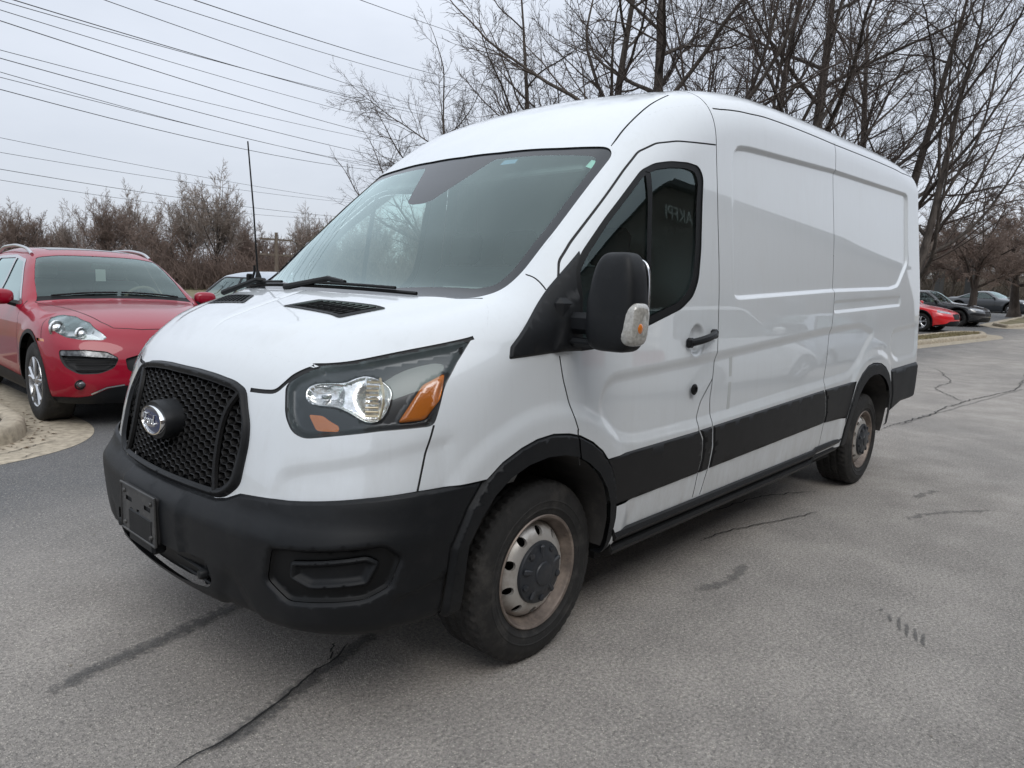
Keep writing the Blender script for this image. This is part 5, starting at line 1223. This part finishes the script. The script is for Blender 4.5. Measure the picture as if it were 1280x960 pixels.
# ------------------------------------------------------------------ bare trees
def bark(name,c1,c2):
    m,nt,o=new_mat(name); p=nd(nt,'ShaderNodeBsdfPrincipled'); L(nt,p.outputs[0],o.inputs[0]); p.inputs['Roughness'].default_value=.95
    n=noise(nt,7,6,.7,stretch=(1,1,.25)); L(nt,mixc(nt,ramp(nt,n,[(.35,0),(.65,1)]),c1,c2),p.inputs['Base Color'])
    b=nd(nt,'ShaderNodeBump'); b.inputs['Strength'].default_value=.9; b.inputs['Distance'].default_value=.03; n2=noise(nt,16,6,.7,stretch=(1,1,.2)); L(nt,n2,b.inputs['Height']); L(nt,b.outputs[0],p.inputs['Normal']); return m
BK=bark('grey_brown_bark',(.034,.027,.023),(.115,.097,.083)); BK2=bark('dark_bark',(.045,.035,.030),(.11,.088,.074)); TW=pbsdf('twigs',(.078,.060,.051),.9); TW2=pbsdf('pale_twigs',(.26,.215,.185),.9); TW3=pbsdf('brown_twigs',(.20,.15,.125),.9)
class TreeB:
    def __init__(s,seed): s.r=np.random.RandomState(seed); s.v={0:[],1:[]}; s.f={0:[],1:[]}; s.n={0:0,1:0}; s.b={}
    def tube(s,P,R,sides,slot): s.b.setdefault((slot,len(P),sides),[]).append((P,R))
    def finish(s):
        for (slot,k,sides),L_ in s.b.items():
            P=np.array([p for p,_ in L_],float); R=np.array([list(r) for _,r in L_],float)
            T=np.gradient(P,axis=1); T/=np.linalg.norm(T,axis=2)[...,None]+1e-9
            a=np.cross(T,np.array([.31,.17,.93])); a/=np.linalg.norm(a,axis=2)[...,None]+1e-9; b=np.cross(T,a); ang=np.arange(sides)*2*PI/sides
            V=(P[:,:,None]+(a[:,:,None]*np.cos(ang)[:,None]+b[:,:,None]*np.sin(ang)[:,None])*R[:,:,None,None]).reshape(-1,3)
            i=np.arange(k-1)[:,None]*sides; j=np.arange(sides)[None]; j2=(j+1)%sides
            F=np.stack([i+j,i+j2,i+sides+j2,i+sides+j],-1).reshape(1,-1,4)+(np.arange(len(L_))*k*sides)[:,None,None]
            s.v[slot].append(V); s.f[slot].append(F.reshape(-1,4)+s.n[slot]); s.n[slot]+=len(V)
    def grow(s,p,d,L_,r0,lev,cfg):
        r=s.r; c=cfg[lev]; n=c['n']; P=[p.copy()]; step=L_/n; dd=d.copy()
        for i in range(n):
            dd=dd+r.normal(0,c['wig'],3)+np.array([0,0,c['up']]); dd/=np.linalg.norm(dd); P.append(P[-1]+dd*step)
        P=np.array(P); t=np.linspace(0,1,n+1); R=r0*(1-t*(1-c['tip']))
        if lev==0: R=R*(1+.5*np.exp(-t*14))
        s.tube(P,R,c['sides'],0 if lev<2 else 1)
        if lev+1>=len(cfg): return
        m=max(1,int(r.poisson(c['kids'])) if lev>0 else c['kids']); 
        for k in range(m):
            tt=c['from']+(1-c['from'])*((k+r.uniform(.1,.9))/m); x=tt*n; i=min(int(x),n-1); q=P[i]+(P[i+1]-P[i])*(x-i); T=P[i+1]-P[i]; T/=np.linalg.norm(T)
            az=r.uniform(0,2*PI) if lev>0 else k*2.4+r.uniform(-.5,.5); a=np.cross(T,[.2,.1,.97] if abs(T[2])<.9 else [1,0,0]); a/=np.linalg.norm(a); b=np.cross(T,a); side=a*math.cos(az)+b*math.sin(az)
            an=r.uniform(*c['ang']); nd_=T*math.cos(an)+side*math.sin(an)
            s.grow(q,nd_,L_*c['len']*r.uniform(.65,1.15)*(1-c.get('fall',.45)*tt),max(r0*(1-tt*(1-c['tip']))*c['rad'],c['rmin']),lev+1,cfg)
        # continue the tip
        if lev>0 or c.get('fork'): s.grow(P[-1],dd,L_*c['len']*.6,R[-1]*.95,lev+1,cfg)
def tree_meshes(name,seed,H,r0,cfg,lean=(0,0),bk=None,tw=None):
    t=TreeB(seed); t.grow(np.zeros(3),np.array([lean[0],lean[1],1.]),H,r0,0,cfg); t.finish(); out=[]
    for sl,mat in((0,bk or BK),(1,tw or TW)):
        out.append(fast_mesh(name+('_trunk' if sl==0 else '_crown'),np.concatenate(t.v[sl]),np.concatenate(t.f[sl]),mat))
    return out
def vase(c):
    c[0]['fall']=-.05; c[0]['tip']=.5; return c
def fast_mesh(name,v,f,mat):
    if 1:
        me=bpy.data.meshes.new(name)
        me.vertices.add(len(v)); me.vertices.foreach_set('co',v.astype(np.float32).ravel()); me.loops.add(len(f)*4); me.loops.foreach_set('vertex_index',f.astype(np.int32).ravel())
        me.polygons.add(len(f)); me.polygons.foreach_set('loop_start',np.arange(0,len(f)*4,4,dtype=np.int32)); me.polygons.foreach_set('use_smooth',np.ones(len(f),bool)); me.materials.append(mat); me.update(calc_edges=True); return me
def plant(name,meshes,loc,rz,scale,label,cat='tree',group=None):
    e=empty(name,loc,rz); e.scale=(scale,)*3 if np.isscalar(scale) else scale
    for nme,me in zip(('trunk','crown'),meshes): link(bpy.data.objects.new(nme,me),e)
    return tag(e,label,cat,group)
def cfg(k0,k1,k2,k3,ang0=(.6,1.1),up=.05,l0=.5,frm=.25,k4=0,wig=.085,rm=.0075):
    c=[dict(n=14,wig=.03,up=.02,tip=.22,sides=10,kids=k0,ang=ang0,len=l0,rad=.52,rmin=.04,fall=.35,fork=1,**{'from':frm}),
       dict(n=8,wig=wig,up=up,tip=.35,sides=6,kids=k1,ang=(.5,1.0),len=.58,rad=.50,rmin=.016,**{'from':.15}),
       dict(n=6,wig=wig*1.2,up=up,tip=.4,sides=4,kids=k2,ang=(.5,1.0),len=.58,rad=.5,rmin=rm*1.1,**{'from':.1}),
       dict(n=4,wig=.14,up=.04,tip=.5,sides=3,kids=k3,ang=(.45,.95),len=.55,rad=.65,rmin=rm,**{'from':.1})]
    if k4: c.append(dict(n=3,wig=.16,up=.04,tip=.5,sides=3,kids=k4,ang=(.4,.9),len=.6,rad=.7,rmin=rm*.8,**{'from':.1}))
    c.append(dict(n=3,wig=.16,up=.03,tip=.5,sides=3,kids=0,ang=(.4,.9),len=.5,rad=.7,rmin=rm*.8,**{'from':.1}))
    return c
print('trees')
big=[tree_meshes('big_a',11,12,.27,cfg(13,8,7,5,(.75,1.3),.03,.60,.20)),tree_meshes('big_b',12,13,.25,cfg(12,8,7,5,(.6,1.2),.035,.56,.2)),tree_meshes('big_c',15,12.5,.20,cfg(13,8,6,5,(.4,.95),.05,.54,.15)),
     tree_meshes('big_d',17,13.5,.24,cfg(12,8,6,5,(.65,1.2),.03,.54,.12))]
sml=[tree_meshes('small_a',21,3.4,.19,cfg(12,9,9,7,(.5,1.1),.005,.85,.35,wig=.12,rm=.008),bk=BK2,tw=TW3),tree_meshes('small_b',22,3.2,.22,cfg(14,9,9,7,(.7,1.25),.0,.9,.4,wig=.12,rm=.008),bk=BK2,tw=TW3)]
far=[tree_meshes('far_a',31,2.9,.16,vase(cfg(15,10,8,6,(.10,.95),.05,1.15,.45,rm=.011)),bk=BK2,tw=TW3),tree_meshes('far_b',32,3.1,.15,vase(cfg(14,10,8,6,(.1,.8),.06,1.2,.45,rm=.011)),bk=BK,tw=TW2),tree_meshes('far_c',33,2.4,.15,vase(cfg(16,10,8,6,(.15,1.1),.04,1.2,.4,rm=.011)),bk=BK,tw=TW3)]
def campos(u,depth,v=365):
    """ground position seen in column u of the photograph at a given distance from the viewer, used once to lay out the site plan"""
    d=Fv_+R2_*((u-640)/CAMP[6])-U2_*((v-480)/CAMP[6]); return Vector(CAMP[:3])+d*depth
yaw_,pit_,rol_=CAMP[3:6]
Fv_=Vector((math.sin(yaw_)*math.cos(pit_),math.cos(yaw_)*math.cos(pit_),math.sin(pit_))); Rv_=Vector((math.cos(yaw_),-math.sin(yaw_),0)); Uv_=Rv_.cross(Fv_)
R2_=Rv_*math.cos(rol_)+Uv_*math.sin(rol_); U2_=-Rv_*math.sin(rol_)+Uv_*math.cos(rol_)
# site plan of the large bare trees: column, distance, mesh, turn, scale, label
plan=[(560,26,0,2.2,.60,(-.10,0),'low spreading bare tree at the left end of the row, behind the windshield top'),
 (662,27,3,.4,.78,(0,0),'slim bare tree second from the left in the row behind the van'),
 (760,24,1,1.0,.95,(0,0),'straight bare trunk left of centre rising behind the van roof'),
 (813,22,0,4.0,1.0,(0,0),'stout bare tree with heavy forking limbs behind the van roof'),
 (920,24,2,2.4,1.0,(.10,0),'leaning bare tree with raised limbs above the front of the cargo roof'),
 (985,25,0,5.4,1.05,(.12,0),'wide bare tree throwing long limbs to the right above the cargo roof'),
 (1066,31,1,2.9,.95,(0,0),'tall bare tree behind the rear third of the cargo roof'),
 (1108,26,3,3.3,.88,(.10,0),'bare tree rising beside the rear corner of the van roof'),
 (1134,24,2,1.9,.82,(.10,0),'bare tree with ascending limbs fanning out right of the van')]
for u,dp,k,rz,s_,ln,lab in plan:
    p=campos(u,dp); e=plant('bare_tree',big[k],(p.x,p.y,gz(p.x)-.05),rz,s_,lab,group='large bare trees in the row behind the van')
    e.rotation_euler=(Matrix.Rotation(ln[0],3,Vector((Fv_.x,Fv_.y,0)).normalized())@Matrix.Rotation(rz,3,'Z')).to_euler()
p=campos(1217,31); plant('crab_tree',sml[0],(p.x,p.y,gz(p.x)),1.0,1.0,'small many branched tree standing in front of the dark coupe','tree')
p=campos(1271,36); plant('crab_tree',sml[1],(p.x,p.y,gz(p.x)),3.0,1.15,'small dense bare tree at the right edge of the picture','tree')
p=campos(1310,33); plant('crab_tree',sml[0],(p.x,p.y,gz(p.x)),4.0,1.2,'small brown twiggy tree just beyond the right edge','tree')
r=np.random.RandomState(3)
for i,(u,dp,k,s_) in enumerate([(-200,66,0,1.0),(-150,70,1,1.0),(-105,64,2,1.05),(-60,66,1,1.0),(-15,70,1,1.0),(28,64,0,.98),(62,72,2,1.05),(96,68,1,.85),(138,64,0,1.1),(172,72,1,1.15),(205,64,2,1.0),(238,68,1,1.15),(268,64,1,1.25),(300,74,0,1.0),(322,66,2,.9),(350,80,0,.75),(385,62,1,.86),(410,58,0,.82),(440,60,2,.95),(470,70,1,1.0),(520,66,0,1.0),(575,72,1,1.0)]):
    p=campos(u,dp); side=['far left','left','centre'][0]
    plant('distant_tree',far[k],(p.x,p.y,zf_(p.x)),r.uniform(0,6),s_*1.02,'distant bare tree in the wood line behind the red car and the hood',group='bare trees of the distant wood line')
for i,(u,dp,k,s_) in enumerate([(1165,62,1,.9),(1190,70,0,.9),(1240,66,1,.9),(1262,58,2,.9),(1300,64,1,1.0),(1150,75,0,1.0),(1215,84,1,.9)]):
    p=campos(u,dp); plant('distant_tree',far[k],(p.x,p.y,zf_(p.x)),r.uniform(0,6),s_,'distant bare tree beyond the parked cars right of the van',group='bare trees beyond the right parking row')
# brushwood under the wood line: short twiggy stems
def thicket(name,u0,u1,d0,d1,n,hmin,hmax,mat,seed):
    r=np.random.RandomState(seed); T=TreeB(seed)
    for _ in range(n):
        u=r.uniform(u0,u1); dp=r.uniform(d0,d1); p=campos(u,dp); b=np.array([p.x,p.y,zf_(p.x)]); h=r.uniform(hmin,hmax)
        for k in range(3):
            d=np.array([r.normal(0,.35),r.normal(0,.35),1.]); d/=np.linalg.norm(d); P=[b]; 
            for j in range(4): d=d+r.normal(0,.12,3); d/=np.linalg.norm(d); P.append(P[-1]+d*h/4)
            T.tube(P,[.03,.026,.022,.018,.012],3,0)
            for j in range(7):
                q=P[1+j%4]; d2=np.array([r.normal(0,1),r.normal(0,1),r.uniform(.2,1.3)]); d2/=np.linalg.norm(d2); L2=h*r.uniform(.15,.32); T.tube([q,q+d2*L2*.5,q+d2*L2+np.array([0,0,.1])],[.016,.014,.010],3,0)
    T.finish(); return tag(link(bpy.data.objects.new(name,fast_mesh(name,np.concatenate(T.v[0]),np.concatenate(T.f[0]),mat))),kind='stuff')
BR=pbsdf('brushwood',(.15,.108,.09),.95,var=.3,vscale=.5)
thicket('brushwood',-260,640,58,80,3000,1.3,4.0,BR,51)
thicket('brushwood',1120,1400,70,95,700,1.0,3.5,pbsdf('pale_brush',(.12,.10,.08),.95,var=.3,vscale=.5),52)
# dark earth bank behind the brush
for (u0,u1,dp,hh) in((-200,640,86,2.6),):
    a=campos(u0,dp); b=campos(u1,dp); V=[];n=40; r=np.random.RandomState(2)
    nx=(Vector((b.y-a.y,-(b.x-a.x),0))).normalized()
    for i in range(n+1):
        p=a.lerp(b,i/n); z=zf_(p.x); h2=hh+r.uniform(-.5,.5)
        for off,z2 in((6,-.1),(3,h2*.7),(0,h2),(-6,-.1)): V.append((p.x+nx.x*off,p.y+nx.y*off,z+z2))
    tag(mk('earth_bank',V,[(i*4+j,(i+1)*4+j,(i+1)*4+j+1,i*4+j+1) for i in range(n) for j in range(3)],BR),kind='structure')
# ------------------------------------------------------------------ utility poles and overhead wires
WOOD=bark('weathered_pole_wood',(.09,.07,.055),(.17,.14,.115)); WIRE=pbsdf('wire',(.03,.03,.032),.6)
def pole(x,y,h,label,arms=2):
    e=empty('utility_pole',(x,y,zf_(x))); tag(e,label,'utility pole')
    mb=MB(); mb.tube([(0,0,-.2),(0,0,h*.5),(0,0,h)],[.17,.14,.11],10); mb.build('pole',WOOD,e)
    for k in range(arms):
        mb=MB(); z=h-.5-k*1.1; mb.box((0,0,z),(2.6,.10,.13),bev=.01); mb.build('crossarm',WOOD,e)
        for xx in(-1.2,-.6,.6,1.2):
            mb=MB(); mb.lathe([(.03,0),(.05,.03),(.03,.06),(.05,.09),(.03,.13),(0,.14)],10,axis='z',c=(xx,0,z+.065)); mb.build('insulator',M['grey_trim'],e)
    return e
def wire3(a,b,sag,r=.012):
    pts=[a.lerp(b,t)-Vector((0,0,4*sag*t*(1-t))) for t in np.linspace(0,1,22)]; mb=MB(); mb.tube(pts,r,4,cap=False); return mb
# every wire: picture column/row at both ends, distance at both ends -> real suspended cables
def P_(u,v,dp):
    d=Fv_+R2_*((u-640)/CAMP[6])-U2_*((v-480)/CAMP[6]); return Vector(CAMP[:3])+d*dp
s=2.2857
W=[((0,35),(1110,375),20,46,.5),((0,8),(1060,318),20,44,.4),((70,0),(1130,285),19,42,.4),((110,0),(1140,295),19,42,.4),((345,0),(1170,280),20,40,.3),((495,0),(1190,210),21,38,.3),((605,0),(1200,185),21,38,.3),((1045,0),(1290,85),24,36,.1),
 ((0,120),(1110,388),22,46,.5),((0,148),(1080,430),22,46,.4),((0,165),(1100,440),22,46,.9),((0,207),(1110,475),22,46,.3),((0,213),(1000,440),22,44,.9),
 ((0,378),(1000,558),30,58,.5),((0,420),(980,562),30,58,.5),((0,468),(920,600),30,58,.5),((0,490),(930,602),30,58,.8)]
for i,(a,b,d0,d1,sg_) in enumerate(W):
    A=P_(a[0]/s,a[1]/s,d0); B=P_(b[0]/s,b[1]/s,d1); D=(B-A)/(d1-d0); A2=A-D*6; B2=B+D*14
    o=wire3(A2,B2,sg_*1.0,.011 if i%3 else .014).build('overhead_wire',WIRE,fixn=False)
    tag(o,'thin black overhead wire crossing the sky on the left','wire','overhead wires crossing the sky')
p=campos(346,52); pole(p.x,p.y,4.4,'far wooden utility pole standing in front of the wood line behind the hood')
p=campos(640,56); pole(p.x,p.y,13.5,'tall wooden utility pole hidden behind the windshield and the bare trees')
# ------------------------------------------------------------------ things beyond the right parking row
p=campos(1161,80); e=empty('signboard',(p.x,p.y,zf_(p.x)),-.7); tag(e,'white roadside signboard with an orange number panel behind the bright red hatchback','sign')
MB().box((0,0,3.4),(3.0,.2,2.4),bev=.03).build('sign_panel',pbsdf('sign_white',(.6,.62,.62),.5),e); MB().box((.9,-.12,4.0),(1.1,.06,1.0)).build('number_panel',pbsdf('sign_orange',(.55,.16,.05),.5),e)
def text(body,size,loc,rot,mat,parent,name='lettering',ext=.01):
    cu=bpy.data.curves.new(name,'FONT'); cu.body=body; cu.size=size; cu.extrude=ext; cu.align_x='CENTER'; cu.align_y='CENTER'
    tmp=bpy.data.objects.new('tmp',cu); COL.objects.link(tmp); dg=bpy.context.evaluated_depsgraph_get(); me=bpy.data.meshes.new_from_object(tmp.evaluated_get(dg)); COL.objects.unlink(tmp); bpy.data.objects.remove(tmp)
    me.name=name; me.materials.clear(); me.materials.append(mat); o=link(bpy.data.objects.new(name,me),parent); o.location=loc; o.rotation_euler=rot; return o
DK=pbsdf('sign_dark',(.03,.03,.03),.6); WH=pbsdf('sign_letter_white',(.62,.62,.58),.6)
text('36',1.0,(.9,-.17,4.0),(PI/2,0,0),WH,e); text('30',1.2,(-.6,-.12,3.2),(PI/2,0,0),DK,e)
for x in(-1.3,1.3): MB().box((x,.0,1.2),(.15,.15,2.4)).build('post',DK,e)
p=campos(1192,66); e=empty('dark_portal',(p.x,p.y,zf_(p.x)),-.8); e.name='entrance_frame'; tag(e,'black flat topped entrance frame behind the parked cars','frame')
MB().box((0,0,3.15),(3.4,.9,1.0),bev=.03).build('lintel',DK,e); MB().box((-1.45,0,1.35),(.45,.8,2.7),bev=.02).build('post',DK,e); MB().box((1.45,0,1.35),(.45,.8,2.7),bev=.02).build('post',DK,e)
WALL=pbsdf('pale_building_wall',(.50,.47,.43),.8,var=.1,vscale=1)
p=campos(1215,112); e=empty('warehouse',(p.x,p.y,zf_(p.x)),-.83); tag(e,'low pale warehouse far behind the coupe','building')
MB().box((0,0,1.7),(40,12,3.4)).build('wall',WALL,e); MB().box((0,0,3.5),(40.6,12.6,.25)).build('roof',DK,e)
for k in range(14):
    mb=MB(); mb.box((-18+k*2.75,-6.03,1.9),(1.3,.08,1.3)); mb.build('window',M['frit'],e)
p=campos(1145,98); e=empty('shop',(p.x,p.y,zf_(p.x)),-.83); tag(e,'brick shop building seen past the rear edge of the van','building')
MB().box((0,0,1.9),(9,8,3.8)).build('wall',pbsdf('red_brick_far',(.22,.12,.09),.9,var=.2),e); MB().box((0,0,3.9),(9.4,8.4,.25)).build('roof',DK,e)
for k in(-2.6,0,2.6): MB().box((k,-4.03,1.5),(1.5,.08,1.6)).build('window',M['frit'],e)
# ------------------------------------------------------------------ brick building across the lot (seen mirrored in the paint and glass)
def brick_mat():
    m,nt,o=new_mat('brown_brick'); p=nd(nt,'ShaderNodeBsdfPrincipled'); L(nt,p.outputs[0],o.inputs[0]); p.inputs['Roughness'].default_value=.9
    tc=nt.nodes.new('ShaderNodeTexCoord'); mp=nt.nodes.new('ShaderNodeMapping'); mp.inputs['Rotation'].default_value=(PI/2,0,0); L(nt,tc.outputs['Object'],mp.inputs[0])
    b=nt.nodes.new('ShaderNodeTexBrick'); L(nt,mp.outputs[0],b.inputs['Vector']); b.inputs['Scale'].default_value=4.0; b.inputs['Color1'].default_value=(.20,.155,.125,1); b.inputs['Color2'].default_value=(.14,.11,.092,1); b.inputs['Mortar'].default_value=(.16,.14,.12,1); b.inputs['Mortar Size'].default_value=.015
    L(nt,b.outputs[0],p.inputs['Base Color']); return m
e=empty('brick_building',(16,-9.2,0),-.09); tag(e,'long brown brick building with white wall letters, mirrored in the van side','building')
MB().box((6,-4,3.0),(60,8,6.0)).build('wall',brick_mat(),e,smooth=False); MB().box((6,-4,6.1),(60.5,8.5,.22),bev=.02).build('roof',DK,e)
for x in(-17,-10.5,1.5,9,16,22):
    mb=MB(); mb.box((x,.05,1.6),(2.6,.12,2.0)); w_=mb.build('window',M['frit'],e); mb=MB(); 
    for q_ in(-1.32,0,1.32): mb.box((x+q_,.12,1.6),(.07,.08,2.1))
    mb.box((x,.12,2.62),(2.7,.08,.07)); mb.box((x,.12,.58),(2.7,.08,.07)); mb.build('window_frame',M['grey_trim'],w_)
MB().box((-5.5,.05,1.5),(3.2,.12,3.0)).build('garage_door',DK,e)
text('AKFPI',.40,(-.2,.10,5.28),(PI/2,0,PI),WH,e).scale=(1.75,1,1)
# ------------------------------------------------------------------ overcast daylight
w=bpy.data.worlds.new('World'); sc.world=w; w.use_nodes=True; nt=w.node_tree; nt.nodes.clear()
o=nt.nodes.new('ShaderNodeOutputWorld'); bg=nt.nodes.new('ShaderNodeBackground'); L(nt,bg.outputs[0],o.inputs[0])
SUN_EL,SUN_AZ=math.radians(48),math.radians(210)      # azimuth clockwise from +Y
sky=nt.nodes.new('ShaderNodeTexSky'); sky.sky_type='NISHITA'; sky.sun_disc=False; sky.sun_elevation=SUN_EL; sky.sun_rotation=SUN_AZ; sky.dust_density=3; sky.air_density=1
tc=nt.nodes.new('ShaderNodeTexCoord'); sep=nt.nodes.new('ShaderNodeSeparateXYZ'); L(nt,tc.outputs['Generated'],sep.inputs[0])
# cloud deck: brighter towards the zenith (overcast sky), with soft banks of cloud
grad=ramp(nt,sep.outputs[2],[(0.0,(5.75,6.05,6.6)),(.12,(5.65,6.0,6.65)),(.30,(6.4,6.8,7.55)),(.6,(8.8,9.4,10.3)),(1.0,(10.3,10.9,11.6))])
n1=noise(nt,1.7,6,.55,vec=tc.outputs['Generated'],stretch=(1,1,2.6)); n1=ramp(nt,n1,[(.30,(.86,.87,.89)),(.5,(.98,.985,.99)),(.72,(1.10,1.095,1.09))])
mu=nt.nodes.new('ShaderNodeMix'); mu.data_type='RGBA'; mu.blend_type='MULTIPLY'; mu.inputs[0].default_value=1; L(nt,grad,mu.inputs[6]); L(nt,n1,mu.inputs[7])
mx=mixc(nt,.90,sky.outputs[0],mu.outputs[2]); L(nt,mx,bg.inputs[0]); bg.inputs[1].default_value=.128
sl=bpy.data.lights.new('sun','SUN'); sl.energy=1.25; sl.angle=math.radians(35); sl.color=(1,.97,.93)
so=link(bpy.data.objects.new('sun',sl)); so.rotation_euler=Vector((-math.sin(SUN_AZ)*math.cos(SUN_EL),-math.cos(SUN_AZ)*math.cos(SUN_EL),-math.sin(SUN_EL))).to_track_quat('-Z','Y').to_euler()
sc.view_settings.view_transform='Standard'; sc.view_settings.look='None'; sc.view_settings.exposure=0; sc.view_settings.gamma=1
sc.render.engine='CYCLES'; sc.cycles.max_bounces=6; sc.cycles.transparent_max_bounces=12; sc.cycles.glossy_bounces=4; sc.cycles.caustics_reflective=False; sc.cycles.caustics_refractive=False
# ------------------------------------------------------------------ camera, world, render
cam=bpy.data.cameras.new('camera'); camo=link(bpy.data.objects.new('camera',cam))
cx,cy,cz,yaw,pit,rol,fpx=CAMP
Fv=Vector((math.sin(yaw)*math.cos(pit),math.cos(yaw)*math.cos(pit),math.sin(pit))); Rv=Vector((math.cos(yaw),-math.sin(yaw),0)); Uv=Rv.cross(Fv)
R2=Rv*math.cos(rol)+Uv*math.sin(rol); U2=-Rv*math.sin(rol)+Uv*math.cos(rol)
mt=Matrix((R2,U2,-Fv)).transposed().to_4x4(); mt.translation=Vector((cx,cy,cz)); camo.matrix_world=mt
cam.sensor_width=36; cam.lens=fpx/1280*36; cam.clip_end=2000; cam.clip_start=.05
sc.camera=camo
